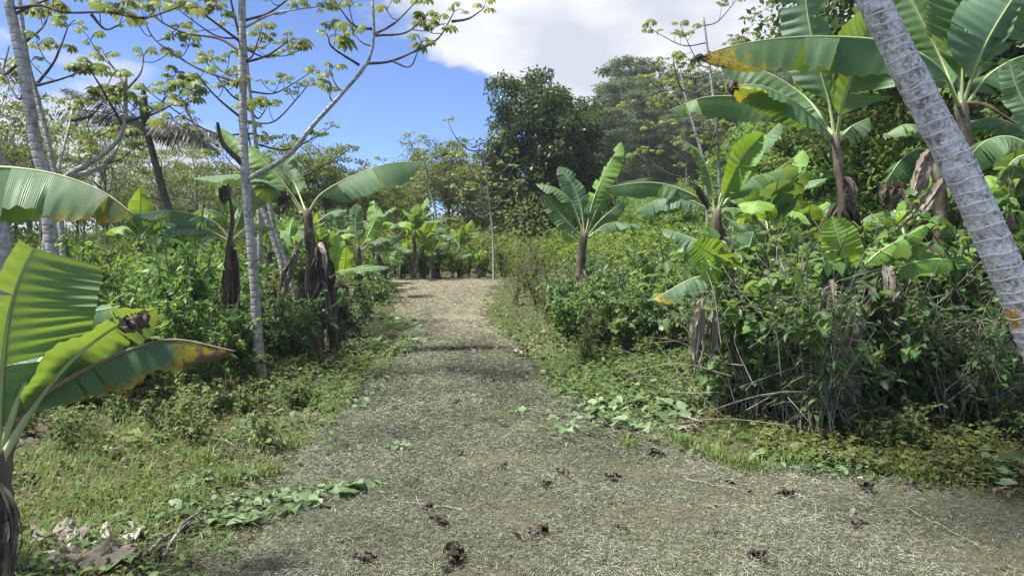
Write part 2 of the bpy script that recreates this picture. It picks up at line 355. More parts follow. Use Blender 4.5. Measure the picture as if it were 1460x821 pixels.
# ground materials
m, t = newmat('soil'); g = G(t); M['soil'] = m
ps = g.pos(); n1 = g.noise(1.1, 8, .65, ps); n2 = g.noise(14, 6, .7, ps); n3 = g.noise(.35, 4, .5, ps)
col = g.mix(g.rng(n2, .3, .7), (.045, .034, .024, 1), (.13, .098, .066, 1)); col = g.mix(g.rng(n1, .45, .6), col, (.055, .075, .026, 1)); col = g.mix(g.rng(n3, .4, .65, 0, .5), col, (.085, .07, .045, 1))
yy = g.n('ShaderNodeSeparateXYZ', {0: ps}).outputs[1]
col = g.mix(g.rng(yy, 30, 50), col, (.05, .075, .025, 1))
b = g.n('ShaderNodeBump', {'Strength': .8, 'Distance': .05, 'Height': g.math('ADD', n2, n1)})
p = g.n('ShaderNodeBsdfPrincipled', {'Base Color': col, 'Roughness': .95, 'Specular IOR Level': .1, 'Normal': b.outputs[0]}); g.n('ShaderNodeOutputMaterial', {0: p.outputs[0]})
m, t = newmat('trodden_path'); g = G(t); M['path'] = m
ps = g.pos(); n1 = g.noise(.9, 8, .62, ps, .3); n2 = g.noise(30, 7, .75, ps); n3 = g.noise(6, 6, .65, ps)
col = g.mix(g.rng(n2, .3, .7), (.055, .05, .036, 1), (.175, .16, .118, 1)); col = g.mix(g.rng(n3, .42, .62, 0, .55), col, (.125, .135, .078, 1))
col = g.mix(g.rng(n1, .60, .70, 0, .5), col, (.21, .165, .12, 1))
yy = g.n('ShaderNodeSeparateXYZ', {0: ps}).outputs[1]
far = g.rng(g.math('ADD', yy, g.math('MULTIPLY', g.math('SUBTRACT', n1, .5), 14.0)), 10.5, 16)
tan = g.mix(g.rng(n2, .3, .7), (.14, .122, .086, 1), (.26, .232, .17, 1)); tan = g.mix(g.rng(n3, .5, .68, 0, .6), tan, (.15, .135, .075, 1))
col = g.mix(far, col, tan)  # far stretch: dry tan soil, with its sunlit brightness painted into the colour
b = g.n('ShaderNodeBump', {'Strength': .9, 'Distance': .03, 'Height': g.math('ADD', n2, n3)})
p = g.n('ShaderNodeBsdfPrincipled', {'Base Color': col, 'Roughness': .95, 'Specular IOR Level': .1, 'Normal': b.outputs[0]}); g.n('ShaderNodeOutputMaterial', {0: p.outputs[0]})

# leaning palm trunk
def palm_mat():
    m, t = newmat('palm_trunk_lichen'); g = G(t); ps = g.pos()
    n1 = g.noise(42, 6, .75, ps); n2 = g.noise(7, 5, .6, ps, .3); n3 = g.noise(15, 4, .6, ps)
    col = g.mix(g.rng(n1, .42, .58), (.27, .255, .23, 1), (.62, .62, .61, 1))
    col = g.mix(g.rng(n2, .5, .62, 0, .75), col, g.mix(g.rng(n1, .35, .6), (.48, .49, .51, 1), (.70, .71, .74, 1)))
    col = g.mix(g.rng(n3, .56, .66, 0, .7), col, (.075, .07, .05, 1)); n4 = g.noise(2.6, 6, .7, ps, .6); col = g.mix(g.rng(n4, .54, .66, 0, .45), col, g.mix(1.0, col, (.5, .48, .4, 1), 'MULTIPLY'))
    d = g.n('ShaderNodeVectorMath', {0: ps, 1: tuple(P(1437, 456, 4.47))}, operation='DISTANCE').outputs['Value']
    e = g.math('ADD', d, g.math('MULTIPLY', g.math('SUBTRACT', n1, .5), .3))
    col = g.mix(g.rng(e, .06, .09, 1, 0), col, g.mix(n1, (.30, .14, .02, 1), (.55, .28, .04, 1)))
    b = g.n('ShaderNodeBump', {'Strength': .7, 'Distance': .01, 'Height': n1})
    p = g.n('ShaderNodeBsdfPrincipled', {'Base Color': col, 'Roughness': .88, 'Specular IOR Level': .2, 'Normal': b.outputs[0]}); g.n('ShaderNodeOutputMaterial', {0: p.outputs[0]})
    return m
M['palm'] = palm_mat()
M['scar'] = bark_mat('palm_ring_scar', (.42, .40, .37), (.58, .56, .53), scale=40)

# ------------------------------------------------------------------ ground, path
ys = np.concatenate([np.linspace(-12, 30, 211), 30 * np.geomspace(1.01, 14, 90)])
sx = np.sinh(np.linspace(-5.2, 5.2, 261)); sx = sx / sx[-1] * 420
sx = np.sign(sx) * np.abs(sx); X, Y = np.meshgrid(np.concatenate([np.linspace(-420, -14, 50)[:-1], np.linspace(-14, 16, 151), np.linspace(16, 420, 50)[1:]]), ys)
def grid_mesh(X, Y, Z, name, mat, mask=None):
    r, c = X.shape; i, j = np.meshgrid(np.arange(r - 1), np.arange(c - 1), indexing='ij'); i = i.ravel(); j = j.ravel()
    F4 = np.stack([i * c + j, i * c + j + 1, (i + 1) * c + j + 1, (i + 1) * c + j], 1)
    mb = MB(); mb.add(np.stack([X, Y, Z], -1).reshape(-1, 3), None, F4); return mb.mesh(name, [mat])
structure('ground', grid_mesh(X, Y, h(X, Y), 'ground', M['soil']))
def path_off(x, y): return -.03 + .055 * inpath(x, y) + .010 * vn(x, y, 4.5, 2) * inpath(x, y) + .010 * vn(x, y, 11, 5) * inpath(x, y) + .005 * vn(x, y, 21, 8) * inpath(x, y)
ty = np.linspace(-8, 25.8, 330); tt = np.linspace(0, 1, 90)
Yp = np.repeat(ty[:, None], 90, 1); a_ = xl(Yp) - .35 + .22 * vn(Yp, Yp * 0, 1.7, 3); b_ = xr(Yp) + .35 + .25 * vn(Yp, Yp * 0 + 9, 1.5, 6)
Xp = a_ + (b_ - a_) * tt[None]
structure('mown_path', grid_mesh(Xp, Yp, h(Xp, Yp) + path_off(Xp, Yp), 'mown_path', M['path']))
def gz(x, y): return np.maximum(h(x, y), np.where(inpath(x, y) > .5, h(x, y) + path_off(x, y), -9))

# ------------------------------------------------------------------ banana builder
PETP = [0, .06, .13, .22, .35, .55, .75, .88, .95, 1.0]
WP = [0.0, .30, .68, .92, 1.0, .98, .84, .58, .34, .02]
WPC = [0.0, .30, .68, .92, 1.0, 1.0, .97, .93, .88, .8]
def banana_leaf(pts, W, hint=(0, 0, 1), fold=.55, pet=.14, ripple=.026, tears=5, dry=0.0, seed=0, mat='ban', origin=None, rib='midrib', curl=.35, nv=64, cut=False, rnd=None, pr=.018, asym=(1, 1)):
    rg = np.random.default_rng(seed + 100)
    c = spline(pts, 42); n = len(c); v = np.linspace(0, 1, n)
    T = nrm(np.gradient(c, axis=0)); hint = np.asarray(hint, float)
    S = np.cross(T, hint); S = nrm(S)
    for i in range(1, n):
        if np.dot(S[i], S[i - 1]) < 0: S[i] = -S[i]
    Nm = np.cross(S, T); Nm = Nm * np.sign(np.sum(Nm * hint, 1, keepdims=True) + 1e-6)
    Ltot = np.linalg.norm(np.diff(c, axis=0), axis=1).sum()
    mb = MB(); rn = rg.uniform(0, 1) if rnd is None else rnd
    bv = np.linspace(pet, 1, nv)
    nu = 6
    for si, s in enumerate((-1, 1)):
        cuts = sorted(rg.uniform(.08, .94, tears)) if tears else []
        ed = [0.0] + list(cuts) + [1.0]; ph = rg.uniform(0, 6.28, 3)
        for k in range(len(ed) - 1):
            lo, hi = ed[k], ed[k + 1]; m = max(3, int((hi - lo) * nv)); q = np.linspace(lo, hi, m)
            vv = pet + q * (1 - pet); ww = np.interp(q, PETP, WPC if cut else WP) * W * .5 * asym[si]
            cc = np.stack([np.interp(vv, v, c[:, i]) for i in range(3)], 1); SS = nrm(np.stack([np.interp(vv, v, S[:, i]) for i in range(3)], 1))
            NN = nrm(np.stack([np.interp(vv, v, Nm[:, i]) for i in range(3)], 1)); TT = np.cross(NN, SS); TT = TT * np.sign(np.sum(TT * np.stack([np.interp(vv, v, T[:, i]) for i in range(3)], 1), 1, keepdims=True))
            df = rg.uniform(-.32, .42) if tears else 0.0
            a = np.linspace(0, 1, nu)
            th = (fold + df) + curl * a[None] ** 1.5 + .10 * np.sin(q * 9 + ph[0])[:, None]
            rel = (q - lo) / max(hi - lo, 1e-6); sq = (1 - .10 * (2 * rel - 1) * 1) if tears else np.ones(m)
            rr = ww[:, None] * a[None]
            out = np.cumsum(np.concatenate([np.zeros((m, 1)), np.diff(rr, axis=1) * np.cos(th[:, 1:])], 1), 1)
            dn = np.cumsum(np.concatenate([np.zeros((m, 1)), np.diff(rr, axis=1) * np.sin(th[:, 1:])], 1), 1)
            ww = ww * (1 + rg.normal(0, .03, m)); rr = ww[:, None] * a[None]
            rip = ripple * np.clip(a[None] * 1.6, 0, 1) * (np.sin(q * 88 + 4 * q * q + ph[1])[:, None] * .32 * (W / .5) + a[None] * np.sin(q * 19 + ph[2])[:, None] * .7) * np.clip(ww / (W * .5), 0, 1)[:, None]
            fw = rr * .22 - (rel[:, None] - .5) * (.075 * Ltot * (hi - lo)) * a[None] * (1 if tears else 0)
            V = cc[:, None] + s * SS[:, None] * out[..., None] - NN[:, None] * (dn - rip)[..., None] + TT[:, None] * fw[..., None]
            dv = dry * (.35 * a[None] ** 2 + .75 * np.clip((q[:, None] - .55) / .45, 0, 1) ** 1.4 + .25)
            dv = np.where(dry > 0, dv, 0) * np.ones((m, nu))
            uv = np.stack([np.broadcast_to(q[:, None] * Ltot * .5 + .22 * rr * 0, (m, nu)), np.broadcast_to(s * a[None], (m, nu))], -1).reshape(-1, 2)
            i, j = np.meshgrid(np.arange(m - 1), np.arange(nu - 1), indexing='ij'); i = i.ravel(); j = j.ravel()
            F4 = np.stack([i * nu + j, i * nu + j + 1, (i + 1) * nu + j + 1, (i + 1) * nu + j], 1)
            mb.add(V.reshape(-1, 3), None, F4, rn, np.clip(dv, 0, 1.4).ravel(), uv)
    blade = mb.mesh('banana_leaf', [M[mat]], origin)
    mr = MB(); rad = pr * np.interp(v, [0, pet, .5, 1], [1.25, .9, .55, .15]); rad[0] = pr * 1.6
    tube(mr, c - Nm * (rad * .4)[:, None], rad, 6)
    return blade, mr.mesh('midrib', [M[rib]], origin)

def dead_leaf_mesh(pts, W, seed, mat='dead', origin=None, n=18):
    """a withered leaf: torn ribbons folded along the old midrib"""
    rg = np.random.default_rng(seed); c0 = spline(pts, n); T = nrm(np.gradient(c0, axis=0)); mb = MB(); nu = 5; a = np.linspace(-1, 1, nu)
    ref = nrm(np.array([rg.normal(), rg.normal(), .3])); S0 = nrm(np.cross(T, ref)); N0 = np.cross(S0, T); t = np.linspace(0, 1, n); L = np.linalg.norm(np.diff(c0, axis=0), axis=1).sum()
    tube(mb, c0, np.linspace(.012, .004, n), 4, rnd=.4)
    for k in range(5):
        lo, hi = max(0, rg.uniform(-.2, .35)), rg.uniform(.65, 1.0); tt = lo + (hi - lo) * t; c = np.stack([np.interp(tt, t, c0[:, i]) for i in range(3)], 1)
        ang = rg.uniform(0, 6.28) + np.cumsum(rg.normal(0, .10, n)); off = W * .28 * rg.uniform(.3, 1) * np.sin(np.pi * np.clip(t * .75 + .12, 0, 1)) * (1 + .25 * np.sin(t * 7 + rg.uniform(0, 6)))
        Sk = S0 * np.cos(ang)[:, None] + N0 * np.sin(ang)[:, None]; Nk = -S0 * np.sin(ang)[:, None] + N0 * np.cos(ang)[:, None]; c = c + Sk * off[:, None]
        ww = W * rg.uniform(.12, .26) * np.interp(t, [0, .12, .7, 1], [.3, 1, .85, .12]) * (1 + rg.normal(0, .1, n)); fold = rg.uniform(.3, 1.0)
        V = c[:, None] + Nk[:, None] * (ww[:, None] * a[None])[..., None] + Sk[:, None] * (ww[:, None] * np.abs(a)[None] * fold + rg.normal(0, .03, (n, nu)) * W)[..., None]
        i, j = np.meshgrid(np.arange(n - 1), np.arange(nu - 1), indexing='ij'); i = i.ravel(); j = j.ravel()
        mb.add(V.reshape(-1, 3), None, np.stack([i * nu + j, i * nu + j + 1, (i + 1) * nu + j + 1, (i + 1) * nu + j], 1), np.clip(rg.uniform(.1, .9) + rg.normal(0, .12, n * nu), 0, 1))
    return mb.mesh('dead_leaf', [M[mat]], origin)

def pseudostem_mesh(pts, r0, r1, origin, mat='pseudo', seed=0):
    rg = np.random.default_rng(seed); c = spline(pts, 22); mb = MB()
    rad = np.linspace(r0, r1, 22) * (1 + .10 * np.sin(np.arange(22) * 1.9 + rg.uniform(0, 6)) + rg.normal(0, .04, 22))
    tube(mb, c, rad, 12)
    return mb.mesh('pseudostem', [M[mat]], origin)

_seed = [0]
def banana(label, group, stems, lvs, dead=(), stem_mat='pseudo', rib='midrib'):
    """stems: list of (points3d, r0, r1); lvs: list of dict(pts=..., W=..., ...); first stem's first point is the base"""
    base = np.array(stems[0][0][0]); t = thing('banana_plant', label, 'banana plant', base, group)
    for pts, r0, r1 in stems:
        _seed[0] += 1; part('pseudostem', pseudostem_mesh(pts, r0, r1, base, stem_mat, _seed[0]), t)
    for L in lvs:
        _seed[0] += 1; k = dict(L); k.setdefault('seed', _seed[0]); k.setdefault('dry', float(np.random.default_rng(_seed[0]).choice([0, .16, .24, .32]))); k.setdefault('rib', rib)
        b, r = banana_leaf(origin=base, **k); o = part('leaf', b, t); part('midrib', r, o)
    for D_ in dead:
        _seed[0] += 1; part('dead_leaf', dead_leaf_mesh(origin=base, seed=_seed[0], **D_), t)
    return t
def px(d, *pts): return [P(a, b, d + (c[0] if c else 0)) for a, b, *c in pts]
def hang(x, y, z0, n, dz, r=.12, W=.16, mat='dead'):
    res = []
    for i in range(n):
        a = U(0, 6.28); zz = z0 - U(0, .9) * min(1, dz); l = min(U(.35, .9) * dz, zz - float(h(x, y)) - .05 if abs(x) + abs(y) > .01 else zz - .05)
        res.append(dict(pts=[(x + .05 * math.cos(a), y + .05 * math.sin(a), zz), (x + r * .75 * math.cos(a), y + r * .75 * math.sin(a), zz - .16 * l), (x + r * 1.0 * math.cos(a), y + r * 1.0 * math.sin(a), zz - .6 * l), (x + r * 1.15 * math.cos(a + .2), y + r * 1.15 * math.sin(a + .2), zz - l)], W=W * U(.6, 1.1), mat=mat if U(0, 1) < .6 else ('dead_grey' if mat == 'dead' else 'dead')))
    return res
CAMF = (0, -1, .25)
# ------------------------------------------------------------------ hand-placed banana plants
B = lambda pts, W, **k: dict(pts=pts, W=W, **k)
CAMB = (0, 1, .35)                                        # upper side turned away: the camera sees the underside
def gb(p, d): return tuple(gxy(p, d))

d = 3.2; b0 = gb(-8, d)
banana('young banana plant with torn dark stem and big back-lit leaf beside dry leaf pile', None,
       [([b0, P(-6, 760, d), P(-4, 640, d)], .085, .055)],
       [B(px(d, (-3, 655), (0, 590), (4, 520), (12, 450), (28, 395), (48, 354, .03)), .66, cut=True, asym=(1, .35), hint=(-.55, .7, .6), fold=.1, pet=.13, tears=1, ripple=.02, mat='ban', rnd=.9, seed=3, pr=.016, nv=80),
        B(px(d, (-2, 650), (30, 560), (75, 490, .2), (118, 450, .25), (172, 436, .3)), .34, hint=(.1, -.55, 1), fold=.25, pet=.2, mat='ban_pale', tears=1, seed=5),
        B(px(d, (2, 655), (40, 590), (100, 515), (165, 465, .05), (226, 438, .1)), .33, hint=(-.2, .55, 1), fold=.15, pet=.2, dry=.42, tears=2, seed=9),
        B(px(d, (4, 655), (45, 575), (130, 522), (235, 484), (336, 500)), .30, fold=.95, pet=.2, dry=.72, tears=2, seed=12, hint=(0, -.1, 1), rib='midrib_red', nv=80),
        B(px(d, (-6, 650), (-60, 560), (-130, 520), (-210, 540)), .45, fold=.6, seed=15)],
       [dict(pts=[P(0, 690, d - .1), P(16, 740, d - .12), P(14, 830, d - .13)], W=.10), dict(pts=[P(-12, 680, d - .1), P(-10, 760, d - .13), P(-4, 850, d - .14)], W=.12),
        dict(pts=[P(180, 452, d), P(192, 462, d - .04), P(196, 470, d)], W=.13)], rib='midrib')

d = 3.7; b0 = gb(-190, d)
banana('tall banana plant whose broad drooping leaf is browned along its lower edge', None,
       [([b0, P(-185, 600, d), P(-175, 360, d)], .12, .08)],
       [B(px(d, (-175, 370), (-120, 275), (-40, 240), (60, 244), (140, 270), (192, 306)), .56, fold=1.0, pet=.12, dry=.46, tears=3, seed=21, hint=(0, -.2, 1), curl=.2, asym=(1, 1), nv=84),
        B(px(d, (-175, 360), (-190, 200), (-230, 60)), .6, hint=CAMF, seed=22), B(px(d, (-180, 365), (-260, 260), (-380, 270)), .6, seed=23)],
       hang(b0[0], b0[1], 1.7, 4, 1.2))

d = 11.0; b0 = gb(330, d)
banana('banana plant with brown withered stem close behind the tall pale trunk', None,
       [([b0, P(331, 440, d), P(329, 345, d)], .07, .04)],
       [B(px(d, (328, 340), (302, 314), (245, 300), (190, 306)), .46, fold=.8, seed=31), B(px(d, (326, 342), (292, 326), (252, 322), (212, 344)), .44, fold=.7, seed=32, mat='ban_pale'),
        B(px(d, (330, 340), (345, 300), (352, 262)), .4, hint=CAMF, seed=33), B(px(d, (330, 342), (360, 320, .4), (392, 325, .7)), .4, seed=34)],
       hang(b0[0], b0[1], 2.2, 7, 1.7, W=.14, r=.09) + [dict(pts=[P(326, 265, d - .1), P(331, 310, d - .1), P(324, 370, d - .1), P(328, 440, d - .1)], W=.10), dict(pts=[P(326, 262, d - .2), P(318, 275, d - .2), P(320, 300, d - .2)], W=.25)])

g3 = ghit(457, 507); d = g3[1]
banana('tallest banana clump on the left with one long leaf reaching over the path', None,
       [([tuple(gxy(452, d)), P(448, 420, d), P(438, 300, d)], .15, .075), ([tuple(gxy(478, d + .2)), P(476, 450, d + .2), P(468, 395, d + .3)], .11, .07), ([tuple(gxy(425, d + .4)), P(428, 450, d + .4), P(432, 385, d + .4)], .10, .07)],
       [B(px(d, (438, 305), (458, 276), (505, 250), (555, 233), (604, 231)), .95, fold=.75, tears=3, seed=41, hint=(0, -.3, 1), mat='ban_pale', nv=80),
        B(px(d, (434, 303), (402, 258), (358, 213), (303, 178)), .52, hint=(.55, -.55, .6), fold=.2, tears=1, seed=42, mat='ban_young', rnd=.2),
        B(px(d, (432, 304), (398, 264), (345, 250), (276, 254)), .44, fold=.55, seed=43, mat='ban_pale'),
        B(px(d, (430, 304), (402, 276, .2), (374, 274, .3), (350, 302, .3)), .46, hint=(0, .8, .6), fold=.3, seed=44),
        B(px(d, (436, 302), (420, 262, .5), (405, 240, .7), (426, 220, .9)), .42, hint=CAMF, fold=.1, seed=45, pet=.3),
        B(px(d, (446, 322), (468, 306), (494, 299)), .24, hint=(0, -.8, .6), seed=46, fold=.2), B(px(d, (446, 328), (472, 314), (503, 318)), .24, hint=(0, -.8, .6), seed=47, fold=.2),
        B(px(d, (470, 395), (492, 385), (545, 380)), .3, seed=48, fold=.5), B(px(d, (470, 440), (488, 425, -.2), (486, 410, -.2)), .25, seed=49, hint=CAMF, fold=.1, pet=.3)],
       hang(g3[0] - .05, g3[1], 2.3, 16, 1.6, r=.19, W=.24) + hang(g3[0] + .25, g3[1] + .2, 1.5, 8, 1.1, r=.15, W=.2, mat='dead_grey') + hang(g3[0] - .3, g3[1] + .3, 1.6, 7, 1.2, r=.15, W=.2) +
       [dict(pts=[P(432, 340, d - .2), P(415, 380, d - .3), P(404, 415, d - .3), P(400, 450, d - .3)], W=.26, mat='dead_grey'), dict(pts=[P(408, 272, d - .1), P(402, 284, d - .1), P(398, 300, d - .1)], W=.35)])

d = 14.5
banana('small sunlit yellow-green banana shoot between the tall clump and the double stems', None,
       [([gb(486, d), P(486, 420, d), P(484, 400, d)], .07, .04)],
       [B(px(d, (484, 402), (483, 370), (482, 334)), .34, hint=(0, 1, .3), fold=.1, mat='ban_young', rnd=1, seed=51, tears=1), B(px(d, (486, 402), (492, 380, -.2), (494, 352, -.4)), .3, hint=(-.6, 1, .3), fold=.1, mat='ban_young', rnd=.8, seed=52),
        B(px(d, (486, 402), (510, 380), (556, 380)), .3, fold=.5, seed=53), B(px(d, (484, 404), (460, 388), (432, 398)), .3, seed=54)], hang(gb(486, d)[0], d, 1.5, 4, .8))

g4 = ghit(510, 428); d = g4[1]
banana('banana plant with two bare brown stems by the edge of the path', None,
       [([tuple(g4), P(511, 390, d), P(511, 352, d)], .13, .06), ([tuple(gxy(546, d + .3)), P(545, 390, d + .3), P(538, 362, d + .3)], .12, .06)],
       [B(px(d, (511, 355), (507, 325), (509, 290)), .46, hint=CAMF, fold=.1, seed=61), B(px(d, (513, 355), (528, 330), (542, 298)), .5, hint=(-.5, -1, .4), fold=.15, seed=62, mat='ban_young', rnd=.2),
        B(px(d, (510, 356), (492, 338), (470, 320)), .4, hint=(.2, -.8, .8), seed=63), B(px(d, (514, 356), (545, 340), (572, 352)), .4, seed=64), B(px(d, (514, 358), (545, 348), (575, 330)), .4, seed=65, hint=(0, -.6, 1)),
        B(px(d, (540, 362), (562, 350, .3), (590, 358, .4)), .4, seed=66), B(px(d, (510, 358), (485, 352), (458, 365)), .4, seed=67)],
       hang(g4[0], g4[1], 1.9, 6, .9, W=.2) + hang(gxy(546, d)[0], d + .3, 1.9, 6, .9, W=.2))

# right-hand plants
d = 8.0
banana('banana plant with two broad upright leaves and a brown-tipped side leaf', None,
       [([gb(1207, d), P(1204, 320, d), P(1190, 195, d)], .08, .05)],
       [B(px(d, (1190, 195), (1182, 145), (1164, 80), (1150, 10), (1148, -50)), .62, hint=(-.15, -1, .2), fold=.1, tears=1, seed=71, mat='ban_pale', pet=.16),
        B(px(d, (1193, 195), (1202, 145, -.2), (1226, 85, -.2), (1250, 20, -.1)), .95, hint=(-.1, 1, .3), fold=.12, tears=1, seed=72, pet=.14, rnd=.7),
        B(px(d, (1186, 195), (1165, 172, -.3), (1128, 142, -.5), (1085, 122, -.6), (1045, 122, -.7)), .62, hint=(.1, -.15, 1), fold=.45, dry=.45, seed=73, tears=2),
        B(px(d, (1185, 196), (1150, 168), (1080, 142), (1010, 138), (952, 158)), .50, fold=.75, seed=74, tears=2, hint=(0, -.3, 1)),
        B(px(d, (1188, 192), (1150, 140, .5), (1090, 102, .7), (1020, 88, .8)), .5, hint=(0, -.5, 1), fold=.5, seed=75),
        B(px(d, (1195, 200), (1215, 180, .6), (1240, 168, .9)), .4, hint=(0, -.5, 1), seed=76, mat='ban_pale')],
       hang(gb(1200, d)[0], d, 2.7, 10, 1.4, W=.2, r=.16) + [dict(pts=[P(1050, 118, d - .7), P(1042, 128, d - .72), P(1046, 140, d - .7)], W=.16)])

d = 7.9
R2 = banana('big banana plant behind the leaning palm with one very long horizontal leaf', None,
       [([gb(1402, d), P(1392, 320, d), P(1370, 150, d)], .10, .065)],
       [B(px(d, (1368, 152), (1338, 95, -.5), (1270, 60, -.5), (1160, 52, -.4), (1060, 62, -.4), (986, 84, -.4)), 0.73, fold=1.15, curl=.1, dry=.58, seed=81, tears=2, hint=(0, -.25, 1), nv=90),
        B(px(d, (1366, 150), (1344, 90, .3), (1312, 25, .4), (1276, -45, .5)), 1.07, hint=(.35, 1, .35), fold=.15, seed=82, rnd=.6, tears=1), B(px(d, (1370, 150), (1374, 75), (1384, -5), (1398, -90)), 0.94, hint=(.3, 1, .3), fold=.15, seed=83),
        B(px(d, (1374, 150), (1400, 75, -.2), (1440, 5, -.3), (1490, -60, -.3)), 0.86, hint=(.35, -1, .5), fold=.1, seed=84, mat='ban_pale'), B(px(d, (1376, 152), (1412, 105, .3), (1470, 78, .5), (1540, 90, .6)), 0.78, seed=85, hint=(0, -.5, 1)),
        B(px(d, (1369, 150), (1366, 70, .6), (1345, -20, .9)), 0.78, hint=CAMF, seed=86, mat='ban_pale')],
       hang(gb(1396, d)[0], d, 2.6, 8, 1.2, W=.18, r=.15) + [dict(pts=[P(1008, 80, d - .4), P(992, 84, d - .42), P(988, 98, d - .42)], W=.13)], stem_mat='pseudo')
mbs = MB(); tube(mbs, spline([P(1372, 148, d), P(1400, 148, d - .1), P(1430, 165, d - .15), P(1470, 190, d - .2)], 12), np.linspace(.022, .012, 12), 8); part('fruit_stalk', mbs.mesh('fruit_stalk', [M['midrib_red']], gb(1402, d)), R2)

d = 7.5
banana('banana plant at the thicket edge with a narrow upright pale leaf', None,
       [([gb(1500, d), P(1495, 360, d), P(1490, 215, d)], .12, .07)],
       [B(px(d, (1488, 215), (1468, 165), (1448, 120), (1438, 86)), .32, hint=(-.2, -1, .3), fold=.1, seed=91, mat='ban_pale'), B(px(d, (1488, 218), (1440, 195), (1400, 205), (1368, 245)), .5, seed=92, hint=(0, -.4, 1)),
        B(px(d, (1488, 214), (1450, 180, .5), (1410, 168, .7), (1370, 182, .8)), .45, seed=93, mat='ban_pale'), B(px(d, (1490, 218), (1450, 225, .2), (1420, 260, .2)), .4, seed=94), B(px(d, (1492, 214), (1530, 150), (1580, 120)), .5, seed=95)],
       hang(gb(1495, d)[0], d, 2.6, 5, 1.3))
d = 9.0
banana('half-collapsed banana plant with long grey withered leaf left of the leaning palm', None,
       [([gb(1345, d), P(1342, 320, d), P(1335, 215, d)], .12, .07)],
       [B(px(d, (1334, 218), (1315, 185), (1290, 178), (1262, 192)), .4, seed=101, mat='ban_pale', fold=.6), B(px(d, (1333, 220), (1310, 212), (1285, 228), (1262, 262)), .42, seed=102, hint=(0, -.5, 1)), B(px(d, (1334, 222), (1312, 240), (1300, 275)), .4, hint=(-.3, -.8, .3), seed=103),
        B(px(d, (1337, 216), (1360, 180), (1400, 170)), .45, seed=104)],
       [dict(pts=[P(1330, 210, d - .2), P(1315, 240, d - .25), P(1303, 275, d - .3), P(1290, 310, d - .3)], W=.3, mat='dead_grey'), dict(pts=[P(1345, 255, d - .3), P(1318, 290, d - .4), P(1275, 330, d - .4)], W=.22, mat='dead_grey'),
        dict(pts=[P(1290, 265, d - .3), P(1270, 285, d - .4), P(1262, 310, d - .4)], W=.35)])
d = 10.5
banana('banana plant beside the path thicket with folded leaf leaning up to the right', None,
       [([gb(1024, d), P(1023, 350, d), P(1022, 300, d)], .11, .065)],
       [B(px(d, (1020, 302), (985, 276), (930, 260), (857, 268)), .46, fold=.75, seed=111, hint=(0, -.3, 1), tears=2), B(px(d, (1020, 304), (985, 286), (945, 283), (906, 300)), .44, fold=.7, seed=112, mat='ban_pale'),
        B(px(d, (1022, 302), (1032, 268), (1066, 222), (1114, 172)), .5, hint=(-.8, -.5, .5), fold=.5, seed=113, rnd=.8), B(px(d, (1024, 302), (1040, 262, -.2), (1062, 220, -.3), (1090, 190, -.3)), .52, hint=(.2, 1, .3), fold=.3, seed=114, mat='ban_young', rnd=.1),
        B(px(d, (1019, 300), (1012, 250), (995, 215), (970, 198)), .3, hint=(0, -.3, 1), seed=115), B(px(d, (1025, 304), (1045, 316), (1078, 322)), .3, seed=116, hint=(0, -.6, 1)), B(px(d, (1024, 300), (1060, 260, .4), (1120, 240, .6)), .45, seed=117)],
       hang(gb(1023, d)[0], d, 2.5, 8, 1.2, W=.2, r=.14) + [dict(pts=[P(1010, 298, d - .2), P(995, 270, d - .3), P(985, 262, d - .3), P(980, 250, d - .3)], W=.12)])
d = 14.0
banana('many-leaved banana plant in front of the dark round tree', None,
       [([gb(826, d), P(828, 380, d), P(833, 332, d)], .13, .07)],
       [B(px(d, (835, 332), (846, 285), (866, 240), (886, 202)), .52, hint=(-.6, -.8, .4), fold=.35, seed=121, mat='ban_young', rnd=.3), B(px(d, (833, 330), (828, 292), (815, 262), (796, 238)), .5, hint=(.1, -1, .5), fold=.15, seed=122, mat='ban_pale'),
        B(px(d, (832, 332), (815, 288), (792, 268), (763, 262)), .44, fold=.5, seed=123, hint=(0, -.4, 1)), B(px(d, (830, 338), (808, 315), (778, 280)), .46, hint=(.2, -1, .6), fold=.2, seed=124), B(px(d, (835, 338), (848, 305), (864, 276)), .44, hint=(.4, -1, .4), fold=.3, seed=125),
        B(px(d, (838, 338), (870, 318), (914, 322)), .4, seed=126, fold=.6), B(px(d, (829, 348), (816, 338), (802, 330)), .3, hint=(0, -1, .5), seed=127, mat='ban_young', rnd=1), B(px(d, (836, 338), (858, 312), (890, 286)), .42, hint=(.3, -.7, .8), seed=128)],
       hang(gb(828, d)[0], d, 2.1, 10, 1.1, W=.2, r=.16, mat='dead_grey'))
d = 8.0
banana('low sprawling banana shoot with yellow-green leaf among the dry twigs', None,
       [([gb(1052, d), P(1050, 440, d), P(1044, 388, d)], .08, .05)],
       [B(px(d, (1046, 385), (1010, 352, .2), (975, 335, .3), (942, 326, .3)), .36, seed=131, fold=.5, mat='ban_pale'), B(px(d, (1044, 388), (1022, 368, -.3), (988, 346, -.4)), .44, hint=(.3, 1, .8), seed=132, mat='ban_young', rnd=.4, fold=.1), B(px(d, (1042, 392), (990, 396, -.3), (930, 428, -.4)), .38, dry=.55, seed=133, hint=(0, -.4, 1)),
        B(px(d, (1044, 390), (1025, 385, -.5), (1000, 372, -.6)), .34, hint=(.2, -1, .7), mat='ban_young', seed=134), B(px(d, (1047, 388), (1065, 360), (1075, 330)), .35, seed=135, hint=CAMF)],
       hang(gb(1048, d)[0], d, 1.7, 6, 1.1, W=.2, mat='dead_grey') + [dict(pts=[P(1002, 428, d - .7), P(997, 475, d - .75), P(990, 535, d - .75)], W=.17, mat='dead_grey'), dict(pts=[P(1016, 440, d - .6), P(1018, 480, d - .65), P(1012, 520, d - .65)], W=.13, mat='dead_grey')])
d = 7.2
